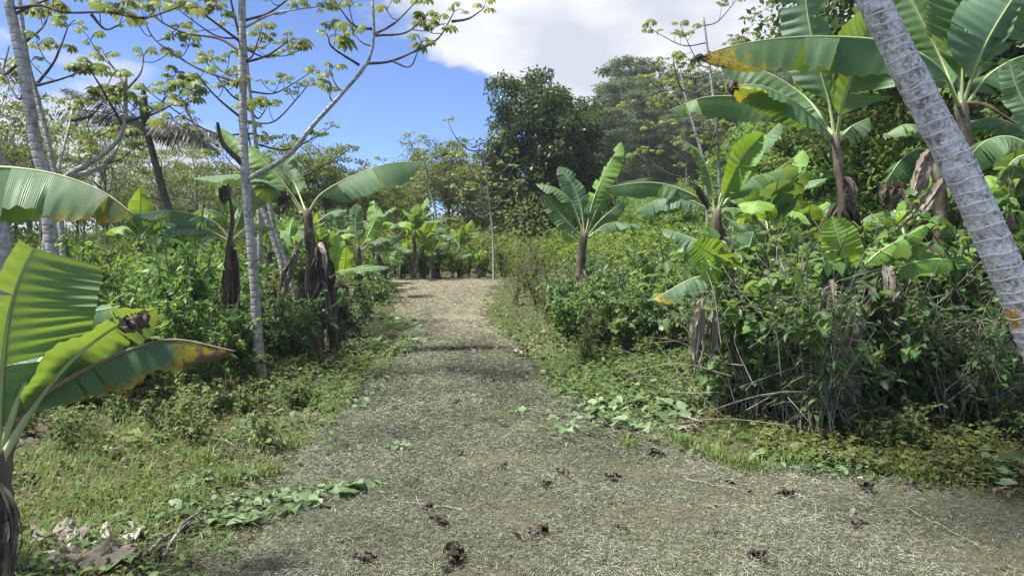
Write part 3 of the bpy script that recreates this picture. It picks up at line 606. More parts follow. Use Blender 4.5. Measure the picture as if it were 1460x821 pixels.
banana('banana shoot with two narrow leaves pointing right over the tangled twigs', None,
       [([gb(1205, d), P(1208, 460, d), P(1212, 400, d)], .10, .05)],
       [B(px(d, (1214, 398), (1250, 362), (1290, 338), (1328, 318)), .26, mat='ban_young', rnd=.3, seed=141, hint=(-.2, -.8, .8), fold=.2), B(px(d, (1216, 402), (1270, 382), (1330, 370), (1392, 374)), .28, mat='ban_young', rnd=.1, seed=142, hint=(0, -.9, .7), fold=.2), B(px(d, (1210, 396), (1200, 355, -.2), (1186, 308, -.2)), .38, hint=(0, 1, .4), seed=143, mat='ban_young', rnd=.9, fold=.1, tears=1),
        B(px(d, (1209, 398), (1180, 370), (1150, 372)), .3, seed=144)],
       hang(gb(1205, d)[0], d, 1.6, 7, 1.0, W=.18, mat='dead_grey') + [dict(pts=[P(1262, 375, d), P(1268, 410, d - .1), P(1272, 468, d - .1)], W=.22, mat='dead_grey'), dict(pts=[P(1185, 400, d - .2), P(1180, 440, d - .3), P(1178, 485, d - .3)], W=.2, mat='dead_grey'), dict(pts=[P(1235, 404, d - .2), P(1245, 420, d - .3), P(1238, 455, d - .3)], W=.12)])

# generic banana plants for the background, copied
def auto_banana(seed, H, nl, L, W):
    rg = np.random.default_rng(seed); t = thing('banana_plant', 'banana plant', 'banana plant')
    part('pseudostem', pseudostem_mesh([(0, 0, -.1), (.04, .02, H * .5), (0, 0, H)], .09, .05, None, 'pseudo', seed), t)
    for i in range(nl):
        az = i * 2.4 + rg.uniform(-.4, .4); e0 = math.radians(rg.uniform(55, 84)); dr = math.radians(rg.uniform(25, 110)); l = L * rg.uniform(.75, 1.1)
        p = [np.array([0, 0, H - .03])]
        for k in range(5):
            e = e0 - dr * (k / 4.0) ** 1.2; p.append(p[-1] + l / 5 * np.array([math.cos(az) * math.cos(e), math.sin(az) * math.cos(e), math.sin(e)]))
        hz = (-math.cos(az) * .5, -math.sin(az) * .5, 1)
        bl, rb = banana_leaf(p, W * rg.uniform(.85, 1.15), hint=hz, fold=rg.uniform(.15, .6), tears=int(rg.integers(2, 7)), seed=seed * 31 + i, mat=['ban', 'ban', 'ban_pale', 'ban', 'ban_young'][int(rg.integers(0, 5))], nv=30)
        part('midrib', rb, part('leaf', bl, t))
    for D_ in hang(0, 0, H, 5, H * .9, W=.16, r=.11, mat='dead_grey'): _seed[0] += 1; part('dead_leaf', dead_leaf_mesh(seed=_seed[0], **D_), t)
    return t
AB = [auto_banana(5, 1.35, 8, 1.35, .44), auto_banana(6, 1.0, 7, 1.2, .40), auto_banana(7, .45, 6, .85, .32)]
used = set()
spots = [(590, 24.5, 0, 1.0, 'far'), (616, 25.0, 1, .8, 'far'), (571, 25.5, 1, .85, 'far'), (603, 26.2, 1, 1.25, 'far'), (626, 26.5, 2, 1.2, 'far'), (655, 27, 1, .95, 'far'), (682, 25.8, 2, 1.0, 'small'), (548, 23.0, 2, 1.05, 'far'), (535, 27, 0, 1.1, 'far'), (460, 20, 1, 1.1, 'far'),
         (1098, 13.0, 0, 1.35, 'hill'), (1150, 17, 1, 1.3, 'hill'), (1085, 17, 0, 1.2, 'hill'), (385, 17, 0, 1.15, 'left'), (410, 19, 1, 1.2, 'left'), (200, 19, 0, 1.2, 'left'), (282, 20, 1, 1.2, 'left'), (330, 23, 0, 1.2, 'left'), (1290, 12.5, 0, 1.1, 'hill'), (1440, 11, 0, 1.2, 'hill')]
LB = {'far': 'banana plant in the row where the path bends at its far end', 'small': 'small bright banana shoot beside the slim grey tree at the path end', 'hill': 'banana plant on the slope behind the nearer right-hand banana plants', 'left': 'banana plant deep in the left thicket behind the pale trunks'}
for i, (p_, d_, k, s, gk) in enumerate(spots):
    o = AB[k] if k not in used else copy_tree(AB[k]); used.add(k)
    place(o, gxy(p_, d_), U(0, 6.28), s, LB[gk], {'far': 'banana row at the path bend', 'small': None, 'hill': 'banana plants on the right slope', 'left': 'banana plants in the left thicket'}[gk])

# ------------------------------------------------------------------ leaning palm
d = 4.5
axis = spline([P(1585, 765, d), P(1540, 640, d), P(1480, 490, d), P(1428, 370, d), P(1370, 245, d), P(1312, 135, d), P(1252, 15, d), P(1180, -140, d), P(1110, -330, d), P(1060, -560, d)], 240)
slen = np.concatenate([[0], np.cumsum(np.linalg.norm(np.diff(axis, axis=0), axis=1))]); tot = slen[-1]
def at_s(s): return np.array([np.interp(s, slen, axis[:, k]) for k in range(3)])
rad_s = lambda s: np.interp(s, [0, .4, tot], [.14, .108, .075])
pb = axis[0].copy(); pb[2] = float(h(pb[0], pb[1]))
palm = thing('leaning_palm', 'leaning palm with grey lichen-mottled ringed trunk and orange patch', 'palm tree', pb)
mb = MB(); sp = .082; ss = np.linspace(0, tot, 420); fr = (ss / sp) % 1
rr = rad_s(ss) * (1 + .03 * np.sin(ss * 3.1) * np.sin(ss * 7.7 + 1)) * (1 + .022 * (1 - fr) + .006 * np.random.default_rng(1).normal(size=420)); ptsA = np.array([at_s(s) for s in ss]); ptsA[0, 2] -= .15
tube(mb, ptsA, rr, 28); part('trunk', mb.mesh('palm_trunk', [M['palm']], pb), palm)
nr = int(tot / sp)
for k in range(1, nr):
    s = k * sp + U(-.022, .022); c = at_s(s); T = nrm(at_s(min(s + .05, tot)) - at_s(max(s - .05, 0))); A = nrm(np.cross(T, [0, 1., 0])); Bv = np.cross(T, A)
    th = np.linspace(0, 2 * math.pi, 29)[:-1]; R = rad_s(s) * 1.03 * (1 + .03 * math.sin(s * 3.1) * math.sin(s * 7.7 + 1))
    tl = .018 * U(.4, 1.3); ring = c + R * (A[None] * np.cos(th)[:, None] + Bv[None] * np.sin(th)[:, None]) + T[None] * (tl * np.cos(th) + .003 * np.sin(5 * th + U(0, 6)) + .004 * np.sin(3 * th + U(0, 6)))[:, None]
    mr = MB(); nrg = 28; rv = []
    for off, q in ((-.007, .985), (-.001, 1.03), (.005, .985)):
        rv.append(c + (ring - c) * q + T[None] * off)
    V = np.concatenate(rv); j = np.arange(nrg); kk = (j + 1) % nrg
    F4 = np.concatenate([np.stack([j + r_ * nrg, kk + r_ * nrg, kk + (r_ + 1) * nrg, j + (r_ + 1) * nrg], 1) for r_ in (0, 1)])
    mr.add(V, None, F4); part('ring_scar', mr.mesh('ring_scar', [M['scar']], pb), palm)
def frond_mesh(L, droop, nl, ll, seed, mats, wl=.028, hang=.5, e0=.5):
    rg = np.random.default_rng(seed); n = 22; p = [np.zeros(3)]
    for k in range(n - 1):
        e = e0 - droop * (k / (n - 1)) ** 1.1; p.append(p[-1] + L / (n - 1) * np.array([math.cos(e), 0, math.sin(e)]))
    p = np.array(p); mb = MB(); tube(mb, p, np.linspace(.022, .004, n) * L / 2, 5)
    t = np.linspace(.12, .99, nl); c = np.stack([np.interp(t, np.linspace(0, 1, n), p[:, i]) for i in range(3)], 1); T = nrm(np.stack([np.interp(t, np.linspace(0, 1, n), np.gradient(p[:, i])) for i in range(3)], 1))
    for s in (-1, 1):
        Dv = T * .55 + np.array([0, s, 0]) + np.array([0, 0, -hang]) + rg.normal(0, .1, (nl, 3)); ln = ll * np.interp(t, [0, .3, .7, 1], [.6, 1, .9, .35])
        leaves(mb, c, Dv, np.tile([0, 0, 1.], (nl, 1)) + rg.normal(0, .2, (nl, 3)), ln, wl, 'd', mat=1, droop=.35)
    return mb.mesh('frond', mats)
fm = [frond_mesh(2.6, 1.0 + .3 * i, 46, .55, 60 + i, [M['midrib'], M['bright']], wl=.04, e0=.75) for i in range(3)]
tp = axis[-1] - pb
for k in range(13):
    part('frond', fm[k % 3], palm, mat=Matrix.Translation(tp) @ Matrix.Rotation(k * 2.4, 4, 'Z') @ Matrix.Rotation(-.15 - .5 * (k % 4) / 4, 4, 'Y'))

# dark slender palm behind the left trees
d = 20.0; pbase = gxy(262, d)
dp = thing('slender_palm', 'slender dark palm with thin spread fronds and upright spear', 'palm tree', pbase)
mb = MB(); tube(mb, spline([tuple(pbase - [0, 0, .1]), P(248, 330, d), P(232, 270, d), P(214, 205, d), P(207, 182, d)], 30), np.linspace(.12, .085, 30), 10); part('trunk', mb.mesh('slender_palm_trunk', [M['twigbark']], pbase), dp)
fm = [frond_mesh(2.1, .5 + .3 * i, 44, .5, 70 + i, [M['darkbark'], M['palmleaf']], wl=.032, hang=.65, e0=.3) for i in range(3)]
tp = P(207, 184, d) - pbase
for k in range(20):
    part('frond', fm[k % 3], dp, mat=Matrix.Translation(tp) @ Matrix.Rotation(k * 2.4 + .3, 4, 'Z') @ Matrix.Rotation(.12 - .42 * ((k * 7) % 5) / 4, 4, 'Y'))
mb = MB(); tube(mb, spline([tp, tp + [-.02, 0, .5], tp + [-.06, 0, 1.25]], 12), np.interp(np.linspace(0, 1, 12), [0, .4, 1], [.1, .14, .03]), 8); part('spear_leaf', mb.mesh('spear_leaf', [M['palmleaf']]), dp)

# ------------------------------------------------------------------ cecropia trees
def cec_leaf(seed):
    rg = np.random.default_rng(seed); mb = MB(); n = 9; R = .5
    for i in range(n):
        th = (i - (n - 1) / 2) * math.radians(36) + rg.normal(0, .05); r = R * (1 - .22 * (abs(i - 4) / 4) ** 2) * rg.uniform(.92, 1.06)
        dv = np.array([math.cos(th), math.sin(th), 0]); s = np.array([-dv[1], dv[0], 0]); wd = r * .25
        V = np.array([np.zeros(3), dv * r * .4 + s * wd * .5 - [0, 0, .06 * r], dv * r * .4 - s * wd * .5 - [0, 0, .06 * r], dv * r * .76 + s * wd * .85 - [0, 0, .34 * r], dv * r * .76 - s * wd * .85 - [0, 0, .34 * r], dv * r * .94 - [0, 0, .62 * r], dv * r * .6 - [0, 0, .03 * r]])
        mb.add(V, [[0, 1, 6], [0, 6, 2], [1, 3, 6], [6, 4, 2], [3, 5, 6], [6, 5, 4]], None, rg.uniform(.3, .7))
    return mb.mesh('cecropia_leaf', [M['cec']])
CL = [cec_leaf(i) for i in range(4)]
def basis(x, z):
    x = Vector(x).normalized(); z = Vector(z); y = z.cross(x).normalized(); z = x.cross(y); m = Matrix((x, y, z)).transposed(); return m.to_4x4()
def rosette(t, tw, tip, dirv, n, size, base):
    for i in range(n):
        a = i * 2.4 + U(-.4, .4); o = nrm(np.array([math.cos(a), math.sin(a), U(-.15, .45)]) * 1.0 + .5 * dirv); L = size * U(.7, 1.25)
        c = tip + o * L * U(.45, .8) + np.array([0, 0, U(-.03, .06)])
        tube(tw, spline([tip, (tip + c) / 2 + [0, 0, .04], c], 4), .006, 3, cap=False)
        s = L * U(.55, 1.25); mtx = Matrix.Translation(c - base) @ basis(tuple(o * [1, 1, .3]), (U(-.35, .35), U(-.35, .35), 1)) @ Matrix.Scale(s, 4)
        part('leaf', CL[int(rng.integers(0, 4))], t, mat=mtx)
def cecropia(label, trunk, r0, r1, branches, size=.34, nl=(3, 6), side=1, group=None, brad=.021, base=None, name='cecropia_tree'):
    base = trunk[0] if base is None else base; base = np.array(base, float)
    t = thing(name, label, 'tree', base, group)
    mb = MB(); tr = spline(trunk, 44); tube(mb, tr, np.linspace(r0, r1, 44) * (1 + .035 * np.sin(np.arange(44) * 2.2)), 14); part('trunk', mb.mesh('cecropia_trunk', [M['cecbark']], base), t)
    tw = MB()
    for br in branches:
        pts, ops = br if isinstance(br, tuple) else (br, {})
        c = spline(pts, 18); rb = ops.get('r', brad); mb = MB(); tube(mb, c, np.linspace(rb, rb * .4, 18) * (1 + .05 * np.sin(np.arange(18) * 1.7)), 8); part('branch', mb.mesh('branch', [M[ops.get('mat', 'twigbark')]], base), t)
        dv = nrm(c[-1] - c[-3])
        if ops.get('leaf', True): rosette(t, tw, c[-1], dv, int(rng.integers(*nl)), size, base)
        for k in range(ops.get('side', side)):
            q = U(.35, .9); i = int(q * 17); a = rdir(1, .5)[0]; e = c[i] + (a * [1, .8, .5] + [0, 0, .35]) * U(.25, .6) * size * 3
            tube(tw, spline([c[i], (c[i] + e) / 2 + [0, 0, -.05], e], 7), np.linspace(rb * .35, .007, 7), 5)
            rosette(t, tw, e, nrm(e - c[i]), int(rng.integers(3, 6)), size * .9, base)
    if tw.n: part('twigs', tw.mesh('twigs', [M['twigbark']], base), t, kind='stuff')
    return t
def pl(d, *pts):
    do = U(-1.0, 1.0); n = len(pts); return [P(a, b, d + do * (i / (n - 1))) for i, (a, b) in enumerate(pts)]
gC = ghit(374, 541); d = gC[1]
W_ = dict
cecropia('tall straight grey-ringed cecropia with long arching branch toward the path', [tuple(gC - [0, 0, .1]), P(367, 471, d), P(361, 382, d), P(353, 290, d), P(348, 219, d), P(346, 110, d), P(345, 0, d), P(343, -160, d)], .075, .042,
  [(pl(d, (356, 254), (410, 223), (446, 179), (483, 139), (523, 91), (533, 52), (531, 2)), W_(r=.042, mat='cecbark', side=3)),
   (pl(d, (523, 91), (556, 88), (592, 73), (625, 55), (647, 18)), W_(side=2)), (pl(d, (534, 51), (578, 47), (607, 24)), W_(side=1)), (pl(d, (534, 49), (563, 33), (594, 2)), W_(side=1)), (pl(d, (512, 93), (475, 69), (468, 54)), W_(side=1)), (pl(d, (531, 42), (505, 37), (483, 10)), W_(side=1)),
   (pl(d, (645, 31), (668, 27), (688, 14)), W_(side=0)), (pl(d, (560, 88), (585, 95), (598, 66)), W_(side=0, leaf=False, r=.016)),
   (pl(d, (347, 234), (318, 205), (310, 175)), W_(leaf=False, side=0, r=.05, mat='darkbark')),
   (pl(d, (343, 60), (292, 22), (250, -6)), W_(side=2)), (pl(d, (342, 73), (311, 55), (263, 47), (223, 26), (209, -4)), W_(side=2)), (pl(d, (342, 55), (329, 0), (322, -40)), W_()), (pl(d, (348, 40), (390, 20), (452, 10)), W_(side=2, mat='cecbark')), (pl(d, (348, 30), (385, 18), (420, -8)), W_(side=1)),
   (pl(d, (345, 120), (285, 99), (248, 77), (219, 55), (205, 28)), W_(side=3)), (pl(d, (310, 208), (278, 178), (262, 146)), W_(side=2)), (pl(d, (346, 170), (310, 140), (285, 112)), W_(side=2)), (pl(d, (346, 90), (380, 80), (410, 60)), W_(side=1))], size=.27)
d = 9.2
cecropia('pale trunked cecropia behind the broad drooping banana leaf', [gb(82, d), P(80, 420, d), P(70, 320, d), P(62, 245, d), P(55, 225, d), P(33, 99, d), P(14, 10, d), P(-8, -100, d)], .09, .055,
  [(pl(d, (30, 88), (5, 106), (13, 66)), W_(leaf=False)), (pl(d, (20, 12), (60, 8), (91, 18), (153, 18), (205, 26), (256, 10)), W_(side=4)), (pl(d, (130, 21), (150, 42), (170, 36)), W_(side=1)), (pl(d, (22, 20), (52, 6), (82, -4)), W_()), (pl(d, (36, 110), (28, 142), (5, 108)), W_(side=0)), (pl(d, (10, 0), (-20, -30), (-60, -40)), W_())], size=.27)
d = 9.9
cecropia('thin forked cecropia close beside a thicker pale trunk', [gb(96, d), P(90, 360, d), P(78, 248, d), P(55, 146, d), P(40, 91, d), P(30, 20, d), P(24, -40, d)], .048, .026,
  [(pl(d, (51, 122), (75, 92), (87, 66), (97, 38)), W_(side=2)), (pl(d, (53, 122), (90, 112), (126, 98)), W_(side=2)), (pl(d, (80, 250), (90, 212), (102, 164), (98, 144)), W_(side=1, r=.03, mat='cecbark')), (pl(d, (103, 172), (130, 165), (148, 144)), W_(side=2)),
   (pl(d, (36, 60), (60, 40), (70, 20)), W_(side=1)), (pl(d, (50, 130), (20, 110), (2, 100)), W_(side=1))], size=.26)
d = 10.8
cecropia('low spreading cecropia with two bowed pale stems reaching to the right', [gb(60, d), P(62, 380, d), P(75, 285, d), P(91, 254, d), P(139, 226, d), P(168, 200, d), P(178, 172, d), P(179, 108, d)], .06, .028,
  [(pl(d, (88, 258), (146, 237), (166, 214), (172, 190)), W_(r=.04, mat='cecbark', side=1)), (pl(d, (175, 179), (146, 128), (127, 98)), W_(side=2)), (pl(d, (179, 175), (219, 157), (252, 120)), W_(side=2)), (pl(d, (183, 173), (230, 158), (272, 130)), W_(side=2)), (pl(d, (178, 130), (200, 105), (205, 80)), W_(side=1)), (pl(d, (140, 226), (120, 235), (110, 215)), W_(side=1)), (pl(d, (178, 120), (160, 95), (150, 80)), W_(side=1))], size=.29)
# farther cecropias, smaller in the picture
def far_cec(label, base_px, d, top, trunkpts, nb, size, seed, group=None, spread=1.6, r=.09, z0=.45, hstep=None, up=.35):
    rg = np.random.default_rng(seed); b0 = gxy(base_px, d); pts = [tuple(b0)] + [P(a, b, d) for a, b in trunkpts]; c = spline(pts, 30); br = []
    for k in range(nb):
        q = z0 + (1 - z0) * (k + .5) / nb; s = c[int(q * 29)]; az = k * 2.4 + rg.uniform(-.3, .3); l = spread * rg.uniform(.7, 1.2) * (1.25 - .6 * q); dv = np.array([math.cos(az), math.sin(az), 0])
        br.append(([s, s + dv * l * .4 + [0, 0, -.02 * l], s + dv * l * .8 + [0, 0, .1 * l + up * l * .3], s + dv * l + [0, 0, up * l]], dict(side=3 if size > .2 else 2, r=.022)))
    return cecropia(label, pts, r, r * .4, br, size=size, nl=(4, 6), group=group)
far_cec('dark-twigged cecropia farther back, seen between the tall trunk and its long branch', 372, 15, 0, [(370, 300), (366, 215), (358, 150), (352, 90), (348, 40)], 13, .26, 201, r=.07, z0=.5, spread=2.0)
far_cec('cecropia with yellowing leaves, left slim trunk of the pair on the right slope', 1012, 22, 0, [(1005, 245), (990, 183), (978, 139), (970, 100)], 9, .32, 202, r=.075, z0=.4, spread=2.2)
far_cec('cecropia with bare-looking top, right slim trunk of the pair on the right slope', 1030, 23, 0, [(1025, 234), (1018, 146), (1009, 73), (1003, 25)], 11, .34, 203, r=.075, z0=.4, spread=2.4)
far_cec('slim grey tree standing alone where the path ends', 704, 25, 0, [(703, 340), (699, 300), (694, 260), (692, 235), (686, 208)], 13, .2, 204, r=.045, z0=.42, spread=1.7, up=.7)
far_cec('slanting pale-trunked tree among the hazy trees beyond the path', 628, 33, 0, [(622, 310), (612, 270), (606, 240), (602, 222)], 8, .36, 205, r=.08, z0=.6, spread=2.3, up=.4)
cecropia('pale pole-like trunk slanting behind the tall clump, the thicker of two', [gb(415, 13.5), P(404, 390, 13.5), P(386, 330, 13.5), P(372, 290, 13.5), P(360, 250, 13.5)], .065, .05, [], group=None, name='bare_trunk')
cecropia('pale pole-like trunk slanting behind the tall clump, the thinner of two', [gb(432, 14.2), P(415, 400, 14.2), P(393, 330, 14.2), P(384, 290, 14.2), P(378, 255, 14.2)], .06, .045, [], group=None, name='bare_trunk')
cecropia('short thick pale trunk at the far edge of the left thicket', [gb(12, 8.5), P(6, 420, 8.5), P(2, 330, 8.5), P(-12, 200, 8.5)], .10, .09, [], name='bare_trunk')
# ------------------------------------------------------------------ broadleaf trees
def broad_tree(seed, H, cz, rad, nclump, per, leaf, mats, rc=.55, trunk_r=.2, flat=.6, nlimb=14, shell=.55, layers=None, name='tree', lean=(0, 0), gap=0.0):
    """trunk and crown meshes about the origin; H trunk top, cz crown centre height, rad crown half-axes"""
    rg = np.random.default_rng(seed); rad = np.array(rad, float)
    v = nrm(rg.normal(size=(nclump, 3))); r = (shell + (1 - shell) * rg.uniform(0, 1, nclump) ** .6)
    lump = 1 + .22 * np.sin(3.1 * v[:, 0] + rg.uniform(0, 6)) * np.cos(2.7 * v[:, 1] + rg.uniform(0, 6)) + .12 * np.sin(5 * v[:, 2] + 4 * v[:, 0]) + .10 * rg.normal(size=nclump)
    cl = v * (r * lump)[:, None] * rad + [lean[0], lean[1], cz]
    if layers:
        lz = rg.choice(layers, nclump); a = rg.uniform(0, 6.28, nclump); q = np.sqrt(rg.uniform(0.02, 1, nclump)); k = (lz - cz) / rad[2]; ext = np.sqrt(np.clip(1.15 - k * k * .8, .15, 1))
        off = np.array([hash((round(float(z), 2), seed)) % 100 / 100 - .5 for z in lz])
        cl = np.stack([np.cos(a) * q * ext * rad[0] + off * rad[0] * .7, np.sin(a) * q * ext * rad[1], lz - .25 * q ** 2 * rad[2] * .4 + rg.normal(0, .12, nclump)], 1)
    tb = MB(); top = np.array([lean[0] * .6, lean[1] * .6, H])
    tr = spline([(0, 0, -.3), (rg.normal(0, .1), rg.normal(0, .1), H * .4), tuple(top * [.7, .7, .75]), tuple(top)], 16); tube(tb, tr, np.linspace(trunk_r, trunk_r * .35, 16), 9)
    pick = rg.choice(nclump, min(nlimb, nclump), replace=False)
    for i in pick:
        s = tr[int(rg.uniform(.45, .98) * 15)]; e = cl[i]; m_ = (s + e) / 2 + [0, 0, -.08 * np.linalg.norm(e - s)] + rg.normal(0, .12, 3)
        c = spline([s, m_, e], 9); tube(tb, c, np.linspace(trunk_r * .32, trunk_r * .05, 9), 5)
        for k in range(2):
            j = int(rg.integers(0, nclump)); dd = np.linalg.norm(cl - e, axis=1); j = np.argsort(dd)[1 + k * 2]; tube(tb, spline([c[6], (c[6] + cl[j]) / 2 + rg.normal(0, .08, 3), cl[j]], 5), np.linspace(trunk_r * .1, trunk_r * .03, 5), 4)
    n = nclump * per; ci = np.repeat(np.arange(nclump), per); crs = rc * rg.uniform(.6, 1.35, nclump)
    o = rg.normal(size=(n, 3)); o = o / np.maximum(np.linalg.norm(o, axis=1, keepdims=True), .01) * (rg.uniform(0, 1, (n, 1)) ** .45); pos = cl[ci] + o * crs[ci][:, None] * [1, 1, flat]
    D = nrm(o + rg.normal(0, .6, (n, 3)) + [0, 0, -.1]); Nn = nrm(rg.normal(0, .55, (n, 3)) + [0, 0, 1.0])
    L = leaf * rg.uniform(.7, 1.4, n); rn = np.clip(rg.uniform(0, 1, nclump)[ci] * .45 + rg.uniform(0, .55, n), 0, 1)
    lb = MB(); leaves(lb, pos, D, Nn, L, L * .55, 'd', rnd=rn)
    return tb.mesh(name + '_trunk', [M[mats[0]]]), lb.mesh(name + '_crown', [M[mats[1]]])
def tree_thing(name, label, meshes, loc, group=None, rz=0, s=1):
    t = thing(name, label, 'tree', loc, group, rz, s); part('trunk', meshes[0], t); part('crown', meshes[1], t, kind='stuff'); return t

# the dark dense tree
tm = broad_tree(301, 6.2, 5.4, (2.9, 2.9, 4.3), 420, 150, .17, ('darkbark', 'darkfol'), rc=.62, trunk_r=.26, flat=.75, nlimb=40, shell=.5, name='dense_tree')
tree_thing('dense_tree', 'large dark dense round-topped tree standing beyond the path bend', tm, gxy(785, 40) + [0, 0, -.6], s=1.1)
# dark overhanging tree right
tm = broad_tree(302, 7.0, 6.6, (4.6, 4.0, 4.8), 330, 150, .16, ('darkbark', 'darkfol2'), rc=.85, trunk_r=.3, flat=.4, nlimb=40, shell=.3, name='overhanging_tree')
tree_thing('overhanging_tree', 'big dark tree with drooping layered foliage behind the leaning palm', tm, gxy(1440, 15.5))
# fine olive trees beyond the path and on the left
OT = [broad_tree(310 + i, 5.5, 5.8, (2.9, 2.9, 2.7), 95, 75, .17, ('greybark', 'olive'), rc=.62, trunk_r=.13, flat=.45, nlimb=26, shell=.25, name='airy_tree') for i in range(3)]
BT = [broad_tree(320 + i, 4.2, 4.6, (2.6, 2.6, 2.4), 110, 85, .19, ('greybark', ['bright', 'shrub'][i]), rc=.6, trunk_r=.13, flat=.6, nlimb=16, shell=.35, name='bright_tree') for i in range(2)]
LT = [broad_tree(330 + i, 6.5, 6.2, (3.2, 3.2, 2.6), 60, 48, .15, ('greybark', 'olive'), rc=.6, trunk_r=.11, flat=.16, nlimb=30, shell=.2, name='feathery_tree', layers=[4.6, 5.4, 6.3, 7.2, 8.0]) for i in range(2)]
HT = [broad_tree(340 + i, 11.5, 10.5, (4.6, 4.6, 4.2), 120, 90, .34, ('greybark', 'hillfol'), rc=1.05, trunk_r=.2, flat=.22, nlimb=34, shell=.2, name='umbrella_tree', layers=[7.0, 8.6, 10.2, 11.8, 13.0]) for i in range(3)]
for p_, d_, k, s in [(470, 34, 0, .66), (520, 36, 1, .62), (565, 40, 2, .68), (640, 42, 0, .82), (672, 46, 1, .85), (600, 50, 2, .84), (425, 33, 2, .68), (380, 32, 1, .6), (310, 34, 0, .52), (260, 36, 2, .5), (560, 55, 0, .84), (690, 52, 2, .86), (640, 60, 1, .95), (480, 48, 1, .72), (350, 45, 0, .66), (200, 40, 1, .5), (410, 50, 2, .78), (40, 30, 0, .6), (120, 34, 1, .58), (170, 29, 2, .5), (235, 31, 0, .52), (300, 30, 1, .5), (-30, 26, 2, .62), (80, 40, 1, .66), (280, 42, 2, .62), (350, 36, 0, .58)]:
    tree_thing('airy_tree', 'airy olive-green tree in the woodland beyond the path end', OT[k], gxy(p_, d_), 'olive trees beyond the path', U(0, 6.28), s * U(.92, 1.08))
for p_, d_, k, s in [(150, 24, 0, .62), (60, 22, 1, .66), (230, 27, 1, .66), (20, 27, 0, .8), (330, 27, 0, .62), (-60, 20, 1, .8), (110, 32, 0, .75), (280, 24, 1, .55)]:
    tree_thing('feathery_tree', 'feathery pale green tree behind the slender dark palm', LT[k], gxy(p_, d_), 'feathery trees behind the left thicket', U(0, 6.28), s)
for p_, d_, k, s in [(900, 34, 0, .5), (960, 30, 1, .5), (1020, 33, 0, .6), (1080, 28, 1, .8), (1150, 27, 0, .9), (1220, 25, 1, .95), (1280, 23, 0, .9), (1120, 36, 1, 1.0), (1190, 34, 0, 1.15), (1250, 32, 1, 1.2), (930, 44, 1, .6), (1000, 46, 0, .65), (1340, 26, 1, 1.1), (880, 52, 0, .6), (1400, 30, 0, 1.2), (860, 45, 1, .6)]:
    tree_thing('bright_tree', 'sunlit bright green bushy tree on the right slope below the hill', BT[k], gxy(p_, d_) - [0, 0, .8], 'bright bushy trees on the right slope', U(0, 6.28), s * U(.9, 1.1))
r2 = np.random.default_rng(77); pts = []
for k in range(900):
    d_ = r2.uniform(66, 140); p_ = r2.uniform(850, 1330); x = (p_ - CX) / F * d_
    if all((x - a) ** 2 + (d_ - b) ** 2 > 4.6 ** 2 for a, b in pts) and len(pts) < 80: pts.append((x, d_))
for k in range(300):
    d_ = r2.uniform(70, 130); p_ = r2.uniform(180, 800); x = (p_ - CX) / F * d_
    if all((x - a) ** 2 + (d_ - b) ** 2 > 6.5 ** 2 for a, b in pts) and len(pts) < 104: pts.append((x, d_))
for i, (x, y) in enumerate(pts):
    right = x / y > .085
    tree_thing('umbrella_tree', 'tall flat-layered tree on the wooded hill' if right else 'tall flat-layered tree far behind the olive woodland', HT[i % 3], (x, y, float(h(x, y)) - .5), 'trees on the hill' if right else 'trees far behind the woodland', U(0, 6.28), U(.45, 1.0) * (1 if right else .5))
# low understorey bushes that close the gaps under the trees
def bush_mesh(seed, R, H, n, leaf, mat, shape='d', flat=.7):
    rg = np.random.default_rng(seed); k = 34; v = nrm(rg.normal(size=(k, 3))); v[:, 2] = np.abs(v[:, 2]); cl = v * [R, R, H] * rg.uniform(.4, 1, (k, 1)) ** .7
    ci = rg.integers(0, k, n); o = rg.normal(size=(n, 3)) * R * .2; pos = cl[ci] + o * [1, 1, flat]; pos[:, 2] = np.abs(pos[:, 2])
    lb = MB(); leaves(lb, pos, nrm(o + rg.normal(0, .1, (n, 3)) + v[ci] * .08 * R), nrm(rg.normal(0, .6, (n, 3)) + [0, 0, 1]), leaf * rg.uniform(.7, 1.35, n), leaf * .55, shape, rnd=np.clip(rg.uniform(0, .5, k)[ci] + rg.uniform(0, .5, n), 0, 1))
    sb = MB()
    for i in range(10): tube(sb, spline([(rg.normal(0, .08), rg.normal(0, .08), -.05), tuple(cl[i] * [.4, .4, .55]), tuple(cl[i])], 6), np.linspace(.02, .006, 6), 4)
    return sb.mesh('bush_stem', [M['twigbark']]), lb.mesh('bush_foliage', [M[mat]])
def bush_thing(name, label, ms, loc, group, s, cat='bush'):
    t = thing(name, label, cat, loc, group, U(0, 6.28), s); part('stem', ms[0], t); part('foliage', ms[1], t, kind='stuff'); return t
UB = [bush_mesh(400, 1.5, 1.7, 3800, .15, 'bright'), bush_mesh(401, 1.4, 1.5, 3600, .15, 'olive'), bush_mesh(402, 1.5, 1.8, 3800, .15, 'shrub')]
r2 = np.random.default_rng(78)
def scatter(rg, n, plo, phi, dlo, dhi, margin, mind, existing=None):
    res = []
    for _ in range(n * 40):
        d_ = math.sqrt(rg.uniform(dlo ** 2, dhi ** 2)); p_ = rg.uniform(plo, phi); x = (p_ - CX) / F * d_
        if xl(d_) - margin < x < xr(d_) + margin and d_ < 26.5: continue
        if all((x - a) ** 2 + (d_ - b) ** 2 > mind ** 2 for a, b in res): res.append((x, d_))
        if len(res) >= n: break
    return res
for i, (x, y) in enumerate(scatter(r2, 60, 820, 1560, 17, 60, 2.5, 1.7)): bush_thing('slope_bush', 'leafy bush covering the right slope below the bright trees', UB[(i % 3) if y < 30 else 0], (x, y, float(h(x, y))), 'bushes on the right slope', U(.7, 1.15))
